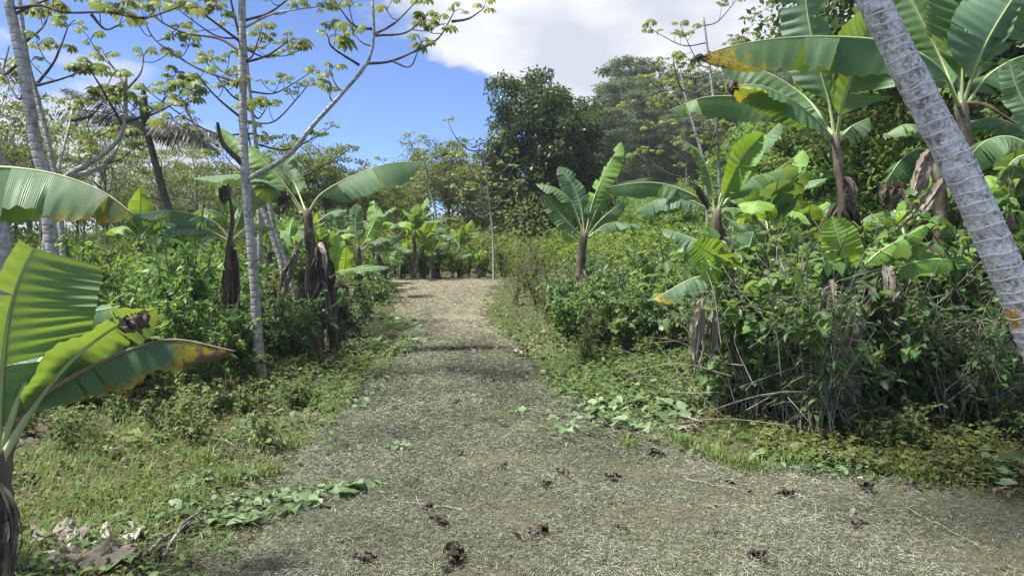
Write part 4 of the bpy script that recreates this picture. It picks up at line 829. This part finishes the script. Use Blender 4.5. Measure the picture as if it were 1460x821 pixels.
for i, (x, y) in enumerate(scatter(r2, 46, 835, 1340, 80, 135, 0, 4.0)): bush_thing('hill_bush', 'bushy undergrowth crown between the tall trees on the wooded hill', UB[1 + i % 2], (x, y, float(h(x, y)) - .3), 'undergrowth on the hill', U(2.2, 3.6))
for i, (x, y) in enumerate(scatter(r2, 78, -160, 560, 13, 45, 2.0, 1.6)): bush_thing('woodland_bush', 'leafy bush in the woodland behind the left thicket', UB[i % 3], (x, y, float(h(x, y))), 'bushes behind the left thicket', U(.7, 1.15))
for i, (x, y) in enumerate(scatter(r2, 60, 420, 840, 27.5, 62, 0, 1.6)): bush_thing('roadside_bush', 'leafy bush behind the banana row at the path end', UB[(0, 1, 1)[i % 3]], (x, y, float(h(x, y))), 'bushes behind the path end', U(.65, 1.1) * (1 if y < 38 else 1.8))

# ------------------------------------------------------------------ thicket shrubs
def shrub_proto(seed, H, R, nst, per, leaf, ratio, mat, shape, twig, ntw=5, big=0, stem_mat='twigbark', updir=.3):
    """stems, small-leaf foliage mesh and a list of matrices for single large leaves"""
    rg = np.random.default_rng(seed); sb = MB(); tips = []
    for i in range(nst):
        a = rg.uniform(0, 6.28); q = R * math.sqrt(rg.uniform(.05, 1)); hh = H * rg.uniform(.65, 1.1)
        c = spline([(rg.normal(0, .05) * R * 2, rg.normal(0, .05) * R * 2, -.06), (q * .35 * math.cos(a), q * .35 * math.sin(a), hh * .5), (q * math.cos(a) + rg.normal(0, .05), q * math.sin(a) + rg.normal(0, .05), hh)], 10)
        tube(sb, c, np.linspace(twig, twig * .35, 10), 5)
        for k in range(ntw):
            s = c[int(rg.uniform(.3, .98) * 9)]; dv = rdir_(rg, updir); e = s + dv * rg.uniform(.12, .42) * R
            m_ = (s + e) / 2 + rg.normal(0, .04, 3); tw = spline([s, m_, e], 5); tube(sb, tw, np.linspace(twig * .4, twig * .15, 5), 3, cap=False); tips.append((tw, dv))
    lb = MB(); big_m = []
    if per:
        PP, DD = [], []
        for tw, dv in tips:
            n = per; idx = rg.uniform(1, 4, n).astype(int); PP.append(tw[idx] + rg.normal(0, .015, (n, 3))); DD.append(dv * .6 + nrm(rg.normal(size=(n, 3))) * [1, 1, .6])
        PP = np.concatenate(PP); DD = np.concatenate(DD); n = len(PP); L = leaf * rg.uniform(.6, 1.3, n)
        leaves(lb, PP, DD, nrm(rg.normal(0, .5, (n, 3)) + [0, 0, 1]), L, L * ratio, shape, rnd=rg.uniform(0, 1, n), droop=.25)
    for k in range(big):
        tw, dv = tips[int(rg.integers(0, len(tips)))]; D = nrm(dv * .5 + nrm(rg.normal(size=3)) * [1, 1, .5]); big_m.append(Matrix.Translation(tw[-1]) @ basis(tuple(D), (rg.normal(0, .35), rg.normal(0, .35), 1)) @ Matrix.Scale(leaf * 1.35 * rg.uniform(.8, 1.3), 4))
    return sb.mesh('shrub_stem', [M[stem_mat]]), (lb.mesh('shrub_foliage', [M[mat]]) if per else None), big_m
def rdir_(rg, up):
    v = rg.normal(size=3); v[2] += up * 2; return v / np.linalg.norm(v)
def one_leaf(shape, ratio, mat, seed):
    mb = MB(); leaves(mb, np.zeros((1, 3)), np.array([[1., 0, 0]]), np.array([[0, 0, 1.]]), 1.0, ratio, shape, rnd=[.3 + .2 * seed], droop=.22); return mb.mesh('leaf', [M[mat]])
def shrub_thing(name, label, pr, ol, loc, group, s, with_big):
    t = thing(name, label, 'shrub', loc, group, U(0, 6.28), s); t.scale[2] = s * U(.85, 1.15); part('stem', pr[0], t)
    if pr[1]: part('foliage', pr[1], t, kind='stuff')
    if with_big:
        for i, mt in enumerate(pr[2]): part('leaf', ol[i % len(ol)], t, mat=mt)
    return t
OLs = [one_leaf('l', .42, 'shrub', i) for i in range(4)]; OLc = [one_leaf('l', .45, 'coffee', i) for i in range(4)]; OLv = [one_leaf('h', .95, 'vine', i) for i in range(4)]
SH = {'leafy': [shrub_proto(500 + i, 1.55, .75, 9, 11, .12, .42, 'shrub', 'l', .012, 8, 40) for i in range(3)],
      'sapling': [shrub_proto(510 + i, 2.1, .5, 4, 12, .135, .36, 'shrub', 'l', .014, 12, 40, updir=.15) for i in range(2)],
      'coffee': [shrub_proto(520 + i, 1.35, .7, 9, 9, .11, .45, 'coffee', 'l', .012, 8, 40, updir=.1) for i in range(3)],
      'twiggy': [shrub_proto(530 + i, 1.6, 1.0, 15, 3, .085, .45, 'coffee', 'l', .008, 20, 45, 'dry_twig', .0) for i in range(3)],
      'vine': [shrub_proto(540 + i, 1.25, .9, 10, 8, .078, .9, 'vine', 'h', .010, 8, 40, updir=.1) for i in range(3)],
      'low': [shrub_proto(550 + i, .55, .5, 9, 7, .085, .5, 'weed', 'l', .006, 5, 0) for i in range(3)],
      'sparse': [shrub_proto(560 + i, 1.2, .55, 9, 5, .06, .5, 'olive', 'l', .009, 9, 0, 'twigbark') for i in range(2)]}
OL = {'leafy': OLs, 'sapling': OLs, 'coffee': OLc, 'twiggy': OLc, 'vine': OLv}
def put(kind, name, label, group, pts, slo, shi, bigd=9.0, dz=0.0):
    for i, (x, y) in enumerate(pts):
        shrub_thing(name, label(x / y * F + CX) if callable(label) else label, SH[kind][i % len(SH[kind])], OL.get(kind), (x, y, float(h(x, y)) + dz), group, U(slo, shi), y < bigd and kind in OL)
r3 = np.random.default_rng(79)
put('leafy', 'leafy_shrub', 'fresh green leafy shrub in the thicket left of the path', 'leafy shrubs of the left thicket', scatter(r3, 36, -60, 345, 8.4, 15, 1.3, .75), .75, 1.15, 10)
put('sapling', 'sapling', 'tall thin-stemmed sapling rising from the left thicket', 'saplings of the left thicket', scatter(r3, 14, 20, 330, 8.0, 14, 1.6, .9), .75, 1.1, 10)
put('coffee', 'glossy_shrub', 'glossy dark-leaved shrub between the left trunks and the tall clump', 'glossy shrubs by the left trunks', [tuple(gxy(a, b)[:2]) for a, b in [(395, 11.6), (410, 12.5), (380, 12.8), (345, 10.6), (330, 11.5), (420, 11.8), (300, 12.2), (402, 14), (500, 14.6), (440, 15), (520, 17.0), (540, 19.5), (550, 22)]], .65, .95, 12)
put('coffee', 'coffee_shrub', 'glossy dark-leaved shrub on the bank right of the path', 'glossy shrubs on the right bank', scatter(r3, 34, 790, 1110, 11.5, 19, 1.0, .8) + scatter(r3, 8, 1250, 1560, 9, 12, 1.5, .8), .75, 1.1, 9)
put('vine', 'vine_mound', 'mound of broad heart-shaped vine leaves in the right thicket', 'vine mounds of the right thicket', [tuple(gxy(a, b)[:2]) for a, b in [(1120, 8.4), (1160, 8.2), (1080, 9), (1240, 8.4), (1290, 8.6), (1400, 8.0), (1450, 7.6), (1330, 8.3), (1180, 9.4), (1110, 10), (1060, 11), (990, 11.5), (1250, 10), (1480, 9), (1380, 9.4), (950, 12.5), (900, 11.8), (1140, 11.5), (1210, 11.8)]], 1.05, 1.6, 8.7)
put('vine', 'vine_curtain', 'tangle of leafy vines climbing high around the banana stems', 'vine tangles around the right banana stems', [tuple(gxy(a, b)[:2]) for a, b in [(1120, 8.0), (1190, 8.2), (1230, 8.6), (1330, 9.2), (1420, 8.6), (1090, 8.8), (1065, 7.9), (1110, 7.6), (1160, 7.5), (1035, 8.3), (1255, 7.9), (1310, 7.9), (1200, 7.7), (1195, 8.05), (1215, 7.9), (1395, 7.6), (1380, 7.8)]], .9, 1.6, 8.7)
put('sapling', 'thicket_sapling', 'thin sapling poking up above the right thicket', 'saplings of the right thicket', [tuple(gxy(a, b)[:2]) for a, b in [(1075, 8.6), (1130, 8.2), (1250, 8.4), (1300, 9.0), (960, 11.5), (1010, 11.0), (1420, 8.4)]], .85, 1.15, 9)
put('twiggy', 'twiggy_bush', lambda q: ('dry twiggy bush beside the low sprawling banana shoot' if q < 1060 else 'dry bush of bare tangled twigs behind the bright grass tufts' if q < 1200 else 'dry tangled bush below the two narrow right-pointing banana leaves' if q < 1320 else 'dry tangled bush around the foot of the leaning palm'), 'dry twiggy bushes on the right', [tuple(gxy(a, b)[:2]) for a, b in [(1150, 7.2), (1120, 7.5), (1180, 7.0), (1085, 7.7), (1050, 8.0), (1240, 7.6), (1300, 7.6), (1360, 7.3), (1430, 7.1), (1490, 7.2), (1020, 8.6), (1210, 8.0)]], .8, 1.1, 7.6)
put('sparse', 'thin_shrub', 'thin grey-stemmed shrub with sparse small leaves at the right path edge', 'thin shrubs along the right path edge', [tuple(gxy(a, b)[:2]) for a, b in [(735, 19), (748, 20.5), (765, 18), (780, 16.5), (795, 17), (810, 15.2), (825, 15.5), (760, 22), (740, 23), (840, 12.2), (832, 11.2), (785, 20), (720, 26), (770, 25), (850, 14)]], .8, 1.2, 0)
put('leafy', 'verge_shrub', 'small leafy shrub at the foot of the banana row by the path bend', 'small shrubs at the path bend', [tuple(gxy(a, b)[:2]) for a, b in [(575, 25.6), (598, 26.2), (620, 26.4), (645, 26.6), (668, 27.2), (690, 27), (560, 24.5), (545, 23.2), (610, 27.5), (715, 27.5), (535, 21.5), (660, 28.5)]], .6, .95, 0)
put('leafy', 'bank_shrub', 'leafy shrub hiding the stem of the banana in front of the dark round tree', 'shrubs around the banana by the dark tree', [tuple(gxy(a, b)[:2]) for a, b in [(812, 13.4), (836, 13.2), (856, 13.6), (800, 14.4)]], .75, .95, 0)
put('low', 'low_weed', lambda q: 'low leafy weed on the verge below the left thicket' if q < 660 else 'low leafy weed on the bank right of the path' if q < 1200 else 'low leafy weed in the creeper below the leaning palm', 'low weeds beside the path', scatter(r3, 44, 20, 520, 6.2, 13, .4, .5) + scatter(r3, 46, 800, 1200, 7.6, 15, .45, .5) + scatter(r3, 12, 1200, 1500, 6.4, 7.6, .5, .4), .4, .8, 0)

# ------------------------------------------------------------------ ground layer
r4 = np.random.default_rng(80)
def ground_pts(n, dlo, dhi, plo, phi, power=1.0):
    d_ = dlo * (dhi / dlo) ** (r4.uniform(0, 1, n) ** power); p_ = r4.uniform(plo, phi, n); x = (p_ - CX) / F * d_; return x, d_
def stuff(name, me, label, cat):
    o = part(name, me); return tag(o, label, cat, None, 'stuff')
# cut grass lying on the path
x, y = ground_pts(1250000, 3.0, 25, -60, 1540); e = np.maximum(xl(y) - x, x - xr(y)); k = (inpath(x, y) > r4.uniform(.05, .8, len(x))) | (r4.uniform(0, 1, len(x)) < .45 * np.clip(1 - e / 1.3, 0, 1) ** 1.5); x, y = x[k], y[k]
dn = np.clip(.68 + .95 * vn(x, y, 1.1, 4) + .35 * vn(x, y, 5.5, 9) + .12, .1, 1) * np.clip(1.15 - (y - 8) / 22, .5, 1); k = r4.uniform(0, 1, len(x)) < dn; x, y = x[k], y[k]
n = len(x); z = gz(x, y) + r4.uniform(0, .034, n) ; sc_ = np.clip(y / 6, .75, 2.2)
a = r4.uniform(0, 6.28, n); D = np.stack([np.cos(a), np.sin(a), r4.normal(0, .22, n)], 1)
mb = MB(); leaves(mb, np.stack([x, y, z], 1), D, nrm(r4.normal(0, .35, (n, 3)) + [0, 0, 1]), r4.uniform(.02, .085, n) * sc_, r4.uniform(.0025, .006, n) * sc_, 'd', rnd=np.clip(.46 + .17 * vn(x, y, 1.1, 7) + .14 * vn(x, y, 4.3, 3) + r4.normal(0, .33, n), 0, 1), droop=.05)
stuff('grass_clippings', mb.mesh('grass_clippings', [M['clip']]), 'dried grey-green grass clippings spread over the mown path', 'clippings')
# short living grass on the path and long grass on the verges
x, y = ground_pts(60000, 3.0, 22, -200, 1700); k = (inpath(x, y) > .4) & (r4.uniform(0, 1, len(x)) < np.clip(.25 + .7 * vn(x, y, 1.3, 1), .02, 1)); x, y = x[k], y[k]; n = len(x); s_ = np.clip(y / 6, .8, 2.0)
mb = MB(); blades(mb, np.stack([x, y, h(x, y) + path_off(x, y)], 1), r4.uniform(.025, .07, n) * s_, r4.uniform(.1, 1.2, n), r4.uniform(0, 6.28, n), .005 * s_, rnd=np.clip(r4.normal(.45, .25, n), 0, 1))
stuff('short_grass', mb.mesh('short_grass', [M['grass']]), 'short stubbly green grass growing in the mown path', 'grass')
def verge(n, dlo, dhi, plo, phi, near): 
    x, y = ground_pts(n, dlo, dhi, plo, phi); e = np.maximum(xl(y) - x, x - xr(y)); k = (e + .3 * vn(x, y, 1.9, 10) > -.2) & (e < near) & (r4.uniform(0, 1, len(x)) < np.clip(.45 + .75 * vn(x, y, 1.4, 8), .08, 1)); return x[k], y[k]
x, y = verge(150000, 3.0, 24, -250, 1750, 2.6); n = len(x); s_ = np.clip(y / 8, .8, 1.9); e = np.maximum(xl(y) - x, x - xr(y))
mb = MB(); blades(mb, np.stack([x, y, h(x, y) - .01], 1), r4.uniform(.06, .24, n) * np.clip(.45 + .5 * e, .4, 1.1) * (1 + .4 * vn(x, y, 2.2, 2)), r4.uniform(.05, 1.0, n), r4.uniform(0, 6.28, n), .0075 * s_, rnd=np.clip(.42 + .3 * vn(x, y, .9, 5) + r4.normal(0, .2, n), 0, 1), bend=.7)
stuff('verge_grass', mb.mesh('verge_grass', [M['grass']]), 'longer green grass on the verges along the path', 'grass')
# broad-leaved weeds
x, y = verge(42000, 3.4, 22, -250, 1750, 4.5); n = len(x); a = r4.uniform(0, 6.28, n); L = r4.uniform(.03, .085, n) * np.clip(y / 7, .8, 1.7)
mb = MB(); leaves(mb, np.stack([x, y, h(x, y) + r4.uniform(.01, .16, n)], 1), np.stack([np.cos(a), np.sin(a), r4.normal(.15, .3, n)], 1), nrm(r4.normal(0, .35, (n, 3)) + [0, 0, 1]), L, L * r4.uniform(.35, .7, n), 'l', rnd=np.clip(.4 + .3 * vn(x, y, 1.2, 9) + r4.normal(0, .22, n), 0, 1))
stuff('verge_weeds', mb.mesh('verge_weeds', [M['weed']]), 'small broad-leaved weeds mixed into the verge grass', 'weeds')
x, y = ground_pts(42000, 8.5, 25, 380, 1150); e = np.maximum(xl(y) - x, x - xr(y)); k = (e + .3 * vn(x, y, 1.9, 10) > -.1) & (e < 4) & (r4.uniform(0, 1, len(x)) < np.clip(.6 + .6 * vn(x, y, 1.1, 2), .1, 1)); x, y = x[k], y[k]; n = len(x); a = r4.uniform(0, 6.28, n); L = r4.uniform(.05, .13, n)
mb = MB(); leaves(mb, np.stack([x, y, h(x, y) + r4.uniform(.01, .2, n)], 1), np.stack([np.cos(a), np.sin(a), r4.normal(.2, .35, n)], 1), nrm(r4.normal(0, .4, (n, 3)) + [0, 0, 1]), L, L * r4.uniform(.3, .6, n), 'd', rnd=np.clip(.45 + .3 * vn(x, y, .8, 9) + r4.normal(0, .25, n), 0, 1))
stuff('bank_weeds', mb.mesh('bank_weeds', [M['weed']]), 'low mixed weeds covering the banks farther up the path', 'weeds')
x, y = ground_pts(30000, 3.6, 16, -100, 1300); e = np.maximum(xl(y) - x, x - xr(y)); k = (e > -.35) & (e < .9) & (vn(x, y, 1.7, 5) > .25); x, y = x[k], y[k]; n = len(x); a = r4.uniform(0, 6.28, n); L = r4.uniform(.04, .12, n)
mb = MB(); leaves(mb, np.stack([x, y, gz(x, y) + r4.uniform(.01, .07, n)], 1), np.stack([np.cos(a), np.sin(a), r4.normal(0, .3, n)], 1), nrm(r4.normal(0, .6, (n, 3)) + [0, 0, 1]), L, L * r4.uniform(.3, .8, n), 'l')
M['cut_small'] = leaf_mat('cut_weed', [(.06, .11, .045), (.11, .18, .075), (.17, .25, .12), (.26, .32, .2)], (.26, .36, .09), .25, .55, .3, .05)
stuff('cut_weeds', mb.mesh('cut_weeds', [M['cut_small']]), 'patches of freshly cut wilting weed leaves along the path edges', 'cut weeds')
# yellowing creeper on the ground at the right
x, y = ground_pts(26000, 5.6, 9.5, 1080, 1700); k = (x > xr(y) + .15) & (r4.uniform(0, 1, len(x)) < np.clip(.6 + .6 * vn(x, y, 1.5, 3), .1, 1)); x, y = x[k], y[k]; n = len(x); a = r4.uniform(0, 6.28, n); L = r4.uniform(.03, .07, n)
mb = MB(); leaves(mb, np.stack([x, y, h(x, y) + r4.uniform(.01, .2, n) * r4.uniform(.2, 1, n)], 1), np.stack([np.cos(a), np.sin(a), r4.normal(0, .3, n)], 1), nrm(r4.normal(0, .4, (n, 3)) + [0, -.15, 1]), L, L * .85, 'h')
stuff('ground_creeper', mb.mesh('ground_creeper', [M['yellowcover']]), 'yellowing heart-leaved creeper covering the ground under the right thicket', 'ground cover')
# leaf litter
x, y = ground_pts(46000, 3.2, 24, -250, 1750); e = np.maximum(xl(y) - x, x - xr(y)); k = r4.uniform(0, 1, len(x)) < np.where(e > .2, .7, .012); x, y = x[k], y[k]; n = len(x); a = r4.uniform(0, 6.28, n); L = r4.uniform(.03, .1, n)
mb = MB(); leaves(mb, np.stack([x, y, gz(x, y) + r4.uniform(.005, .04, n)], 1), np.stack([np.cos(a), np.sin(a), r4.normal(0, .25, n)], 1), nrm(r4.normal(0, .5, (n, 3)) + [0, 0, 1]), L, L * .45, 'l')
stuff('leaf_litter', mb.mesh('leaf_litter', [M['litter']]), 'brown fallen leaves scattered on the ground', 'leaf litter')
# twiggy dry stems tangled in the right thicket
mb = MB()
for k in range(300):
    p_ = r4.uniform(1000, 1500); d_ = r4.uniform(6.9, 9.0); b_ = gxy(p_, d_); ln = r4.uniform(.5, 1.5); a = r4.uniform(0, 6.28); tlt = r4.uniform(.3, 1.75); dv = np.array([math.cos(a) * math.sin(tlt), math.sin(a) * math.sin(tlt) * .6, math.cos(tlt)])
    s = b_ + [0, 0, r4.uniform(0, 1.1)]; c = spline([s, s + dv * ln * .5 + r4.normal(0, .07, 3), s + dv * ln + r4.normal(0, .1, 3) - [0, 0, .15 * ln]], 7); tube(mb, c, np.linspace(.0045, .0015, 7), 4, cap=False)
stuff('dry_twigs', mb.mesh('dry_twigs', [M['dry_twig']]), 'tangle of thin dry stems running through the right thicket', 'twigs')

# ------------------------------------------------------------------ single things on the ground
def crumple(seed, R, mat, nst=11):
    rg = np.random.default_rng(seed); mb = MB()
    for i in range(nst):
        a = rg.uniform(0, 6.28); l = R * rg.uniform(.7, 1.3); nn = 9; th = np.cumsum(rg.uniform(.15, .75, nn)) * rg.choice([-1, 1]); ct = np.array([rg.normal(0, .3) * R, rg.normal(0, .3) * R, .03 + rg.uniform(0, .25) * R])
        dx = np.cumsum(np.cos(th)) * l / nn; dz = np.cumsum(np.sin(th)) * l / nn * .6; c = ct + np.stack([dx * math.cos(a), dx * math.sin(a), np.abs(dz)], 1); s = np.array([-math.sin(a), math.cos(a), rg.normal(0, .4)]); ww = R * rg.uniform(.16, .32) * np.interp(np.arange(nn), [0, 3, 8], [.4, 1, .35])
        u = np.array([-1, -.3, .3, 1]); V = c[:, None] + s[None, None] * (ww[:, None] * u[None])[..., None] + np.array([0, 0, 1.])[None, None] * (rg.normal(0, .06, (nn, 4)) * R)[..., None]; V[..., 2] = np.maximum(V[..., 2], .004)
        i_, j_ = np.meshgrid(np.arange(nn - 1), np.arange(3), indexing='ij'); i_ = i_.ravel(); j_ = j_.ravel(); mb.add(V.reshape(-1, 3), None, np.stack([i_ * 4 + j_, i_ * 4 + j_ + 1, (i_ + 1) * 4 + j_ + 1, (i_ + 1) * 4 + j_], 1), rg.uniform(0, .75))
    return mb.mesh('crumpled_leaf', [M[mat]])
CR = [crumple(600 + i, .085, 'dead') for i in range(4)]; CG = [crumple(610 + i, .09, 'dead_grey') for i in range(2)]
def ground_thing(name, me, p_, q_, label, cat, group=None, s=1.0, sink=.0):
    b_ = ghit(p_, q_); b_[2] = float(gz(b_[0], b_[1])) - sink; o = part(name, me); o.location = tuple(b_); o.rotation_euler = (U(-.1, .1), U(-.1, .1), U(0, 6.28)); o.scale = (s,) * 3; tag(o, label, cat, group); return o
for i, (p_, q_, s) in enumerate([(611, 737, .8), (626, 758, 1.1), (520, 806, .95), (640, 812, 1.5), (768, 773, 1.05), (801, 684, .8), (781, 702, .9), (656, 653, .75), (720, 675, .8), (652, 580, .9), (666, 612, .7), (688, 550, .8), (702, 550, .9), (1078, 806, .9), (1222, 758, .8), (880, 760, .4), (700, 640, .45), (740, 600, .6), (640, 530, .7), (700, 500, .8)]):
    ground_thing('dried_leaf', CR[i % 4], p_, q_, 'dark brown crumpled dried leaf lying on the mown path', 'dried leaf', 'dried leaves on the path', s, .005)
for i, (p_, q_, s) in enumerate([(1121, 716, .95), (1238, 707, 1.2), (1325, 655, .9), (1210, 648, 1.2), (1175, 655, .9), (872, 690, 1.0), (850, 612, 1.3), (1300, 700, .6)]):
    ground_thing('dried_leaf', CR[(i + 1) % 4], p_, q_, 'grey-brown curled dead leaf at the foot of the right thicket', 'dried leaf', 'dead leaves below the right thicket', s, .005)
ground_thing('curled_leaf', CG[0], 155, 652, 'pale grey curled dry leaf resting on the left verge grass', 'dried leaf', None, 1.0)
ground_thing('curled_leaf', CG[1], 43, 690, 'dark grey curled dry leaf beside the young banana stem', 'dried leaf', None, 1.1)
for p_, q_ in [(765, 492), (752, 502), (745, 510), (430, 405), (775, 484)]: ground_thing('curled_leaf', CG[p_ % 2], p_, q_, 'grey withered banana leaf scrap heaped at the path edge', 'dried leaf', 'withered scraps at the path edge', 1.9)
# sticks
def stick(p1, p2, r, label, sag=.0, mat='dry_twig', name='stick', lift=.015, bendx=.0):
    a = ghit(*p1); b_ = ghit(*p2); m_ = (a + b_) / 2 + [bendx, bendx * .5, sag]; c = spline([a, m_, b_], 14); c[:, 2] = np.maximum(c[:, 2], gz(c[:, 0], c[:, 1])) + lift; c += np.random.default_rng(int(p1[0])).normal(0, .004, c.shape)
    mb = MB(); tube(mb, c, np.linspace(r, r * .5, 14), 7); tube(mb, spline([c[8], c[8] + nrm(c[10] - c[6]) * .06 + [.03, .02, .04]], 3), r * .4, 4); o = part(name, mb.mesh('stick', [M[mat]], a)); o.location = tuple(a); return tag(o, label, 'stick')
stick((978, 690), (1062, 708), .006, 'thin straight pale stick lying at the edge of the mown path')
stick((660, 735), (560, 720), .007, 'short pale stick pointing at two dried leaves')
stick((110, 768), (205, 735), .022, 'thick pale broken stem lying above the dry banana leaf pile')
stick((185, 815), (290, 745), .014, 'long grey bare branch lying in the left foreground verge', .05, 'greybark')
stick((230, 800), (300, 730), .010, 'thin grey branch leaning across the long bare branch', .08, 'greybark')
stick((310, 622), (345, 650), .012, 'short grey stick lying in the left verge grass', .02, 'greybark')
stick((935, 590), (1025, 612), .016, 'thick pale cut stem lying beside the heap of cut leaves', .03)
stick((870, 560), (930, 588), .012, 'slender pale stem stuck under the heap of cut leaves', .03)
stick((1240, 570), (1300, 620), .02, 'fallen mossy stick sloping down under the right thicket', .08, 'greybark')
stick((1135, 712), (1165, 745), .005, 'thin curved pale stalk beside a curled dead leaf', .0, bendx=.06)
stick((1290, 730), (1400, 790), .005, 'long thin dry stalk lying across the trampled grass', .0)
# cut branch with big leaves on the path
def leafy_heap(name, label, p1, p2, nlf, size, mat, spread, seed, r=.01, up=.04, cat='cut branch', shape='h', ratio=.8):
    rg = np.random.default_rng(seed); a = ghit(*p1); b_ = ghit(*p2); t = thing(name, label, cat, a); c = spline([a, (a + b_) / 2 + [0, 0, .03], b_], 16); c[:, 2] = gz(c[:, 0], c[:, 1]) + .02
    mb = MB(); tube(mb, c, np.linspace(r, r * .4, 16), 6); part('stem', mb.mesh('cut_stem', [M['twigbark']], a), t)
    lm = []
    for i in range(4):
        m1 = MB(); leaves(m1, np.zeros((1, 3)), np.array([[1., 0, 0]]), np.array([[0, 0, 1.]]), 1.0, ratio, shape, rnd=[.2 + .22 * i], droop=.1); lm.append(m1.mesh('leaf', [M[mat]]))
    for i in range(nlf):
        q = c[int(rg.uniform(.1, 1) * 15)] + np.array([rg.normal(0, spread), rg.normal(0, spread), 0]); q[2] = float(gz(q[0], q[1])) + rg.uniform(.02, up + .03); an = rg.uniform(0, 6.28)
        part('leaf', lm[i % 4], t, mat=Matrix.Translation(q - a) @ basis((math.cos(an), math.sin(an), rg.normal(0, .25)), (rg.normal(0, .6), rg.normal(0, .6), 1)) @ Matrix.Scale(size * rg.uniform(.5, 1.35), 4))
    return t
M['cut'] = leaf_mat('cut_leaf', [(.07, .13, .05), (.12, .20, .08), (.19, .28, .13), (.29, .36, .22)], (.3, .42, .08), .25, .5, .35, .05)
leafy_heap('cut_branch', 'cut branch of broad green leaves lying on the mown path', (400, 735), (558, 690), 44, .12, 'cut', .06, 1)
leafy_heap('cut_branch', 'cut branch with pale upturned leaves at the left path edge', (285, 755), (395, 738), 26, .11, 'cut', .06, 2)
leafy_heap('leaf_heap', 'heap of cut green leaves wilting at the right edge of the path', (832, 625), (985, 562), 300, .12, 'cut', .42, 3, up=.18)
leafy_heap('leaf_heap', 'cut banana leaves and stalks strewn left of the far path', (545, 468), (590, 455), 60, .22, 'cut', .5, 4, up=.06, shape='l', ratio=.35)
leafy_heap('leaf_heap', 'flattened green leaves strewn on the verge by the tall banana clump', (500, 505), (580, 480), 60, .16, 'cut', .4, 5, up=.06)
leafy_heap('weed_plant', 'sprawling pale green weed with lobed leaves at the thicket foot', (1400, 690), (1450, 680), 34, .15, 'cut', .14, 6, up=.16, cat='weed', shape='l', ratio=.45)
leafy_heap('wilted_leaf', 'wilted pale cut leaves hanging in a grass tuft', (1075, 668), (1092, 660), 8, .09, 'cut', .03, 7, up=.12, cat='leaf cluster')
leafy_heap('weed_plant', 'broad-leaved weed growing on the left verge near a curled grey leaf', (170, 640), (200, 625), 16, .13, 'weed', .16, 8, up=.1, cat='weed')
leafy_heap('leaf_heap', 'scatter of small cut leaves in the middle of the mown path', (555, 650), (580, 640), 16, .06, 'cut', .06, 9, up=.02, cat='cut leaves')
# dry banana leaf pile bottom left
a = ghit(70, 812)
for i, (pp, W_d, lab) in enumerate([([(55, 800), (110, 790), (160, 778), (205, 760)], .3, 'pale dry banana leaf folded over the top of the leaf pile'), ([(60, 818), (110, 812), (160, 812), (190, 795)], .28, 'torn tan dry banana leaf with orange inner side in the leaf pile'), ([(45, 800), (80, 785), (125, 780)], .26, 'dark brown dry banana leaf underneath the leaf pile')]):
    c = np.array([ghit(*q) for q in pp]); c[:, 2] += .05 + .03 * i; o = part('dry_banana_leaf', banana_leaf(list(c), W_d * .8, hint=(0, -.4, 1), fold=.25, curl=-.3, ripple=.06, tears=6, mat=['dead_grey', 'dead_grey', 'dead'][i], seed=700 + i, origin=c[0], pet=.02, rnd=.95 - .4 * (i == 1))[0]); o.location = tuple(c[0]); tag(o, lab, 'dry leaf')
for p_, q_, s, lab in [(985, 622, 1.0, 'tan folded dry banana leaf hanging on the cut leaf heap'), (940, 658, .9, 'mauve-brown curled leaf scrap in front of the cut leaf heap')]:
    b_ = ghit(p_, q_); c = np.array([b_ + [-.12 * s, .05, .05], b_ + [0, 0, .09], b_ + [.1 * s, -.03, .02]]); o = part('dry_banana_leaf', dead_leaf_mesh(c, .12, int(p_), 'dead_grey' if p_ > 960 else 'dead', c[0], 9)); o.location = tuple(c[0]); tag(o, lab, 'dry leaf')
# grass tufts
def tuft(p_, q_, n, L, label):
    b_ = ghit(p_, q_); mb = MB(); q = r4.normal(0, .06, (n, 2)); a = r4.uniform(0, 6.28, n); blades(mb, np.stack([q[:, 0], q[:, 1], np.zeros(n)], 1), L * r4.uniform(.5, 1.1, n), r4.uniform(.1, .8, n), a, .011, rnd=np.clip(r4.normal(.35, .12, n), 0, 1), bend=.8)
    o = part('grass_tuft', mb.mesh('grass_tuft', [M['grass']])); o.location = tuple(b_); tag(o, label, 'grass tuft', 'grass tufts')
for p_, q_ in [(1040, 665), (1060, 672), (1080, 675), (1130, 668), (1115, 660), (1300, 690), (900, 640), (975, 640), (1010, 655), (330, 690), (380, 680), (200, 690), (290, 660), (420, 640), (250, 720), (140, 720), (470, 590), (500, 560)]:
    tuft(p_, q_, 60, .24, 'bright green tuft of long grass blades at the verge')

# ------------------------------------------------------------------ thin humid air
hz = MB(); X0, X1, Y0, Y1, Z0, Z1 = -425, 425, -16, 425, -1.2, 52
hz.add([(x, y, z) for x in (X0, X1) for y in (Y0, Y1) for z in (Z0, Z1)], None, [(0, 1, 3, 2), (4, 6, 7, 5), (0, 4, 5, 1), (2, 3, 7, 6), (0, 2, 6, 4), (1, 5, 7, 3)])
hm, t = newmat('haze'); g = G(t); pv = g.n('ShaderNodeVolumePrincipled', {'Color': (.82, .88, 1.0, 1), 'Density': .0005, 'Anisotropy': .2}); o_ = g.n('ShaderNodeOutputMaterial'); t.links.new(pv.outputs[0], o_.inputs['Volume'])
o = part('haze', hz.mesh('haze', [hm], smooth=False)); tag(o, 'thin pale humid air veiling the wooded hill', 'haze', None, 'stuff')
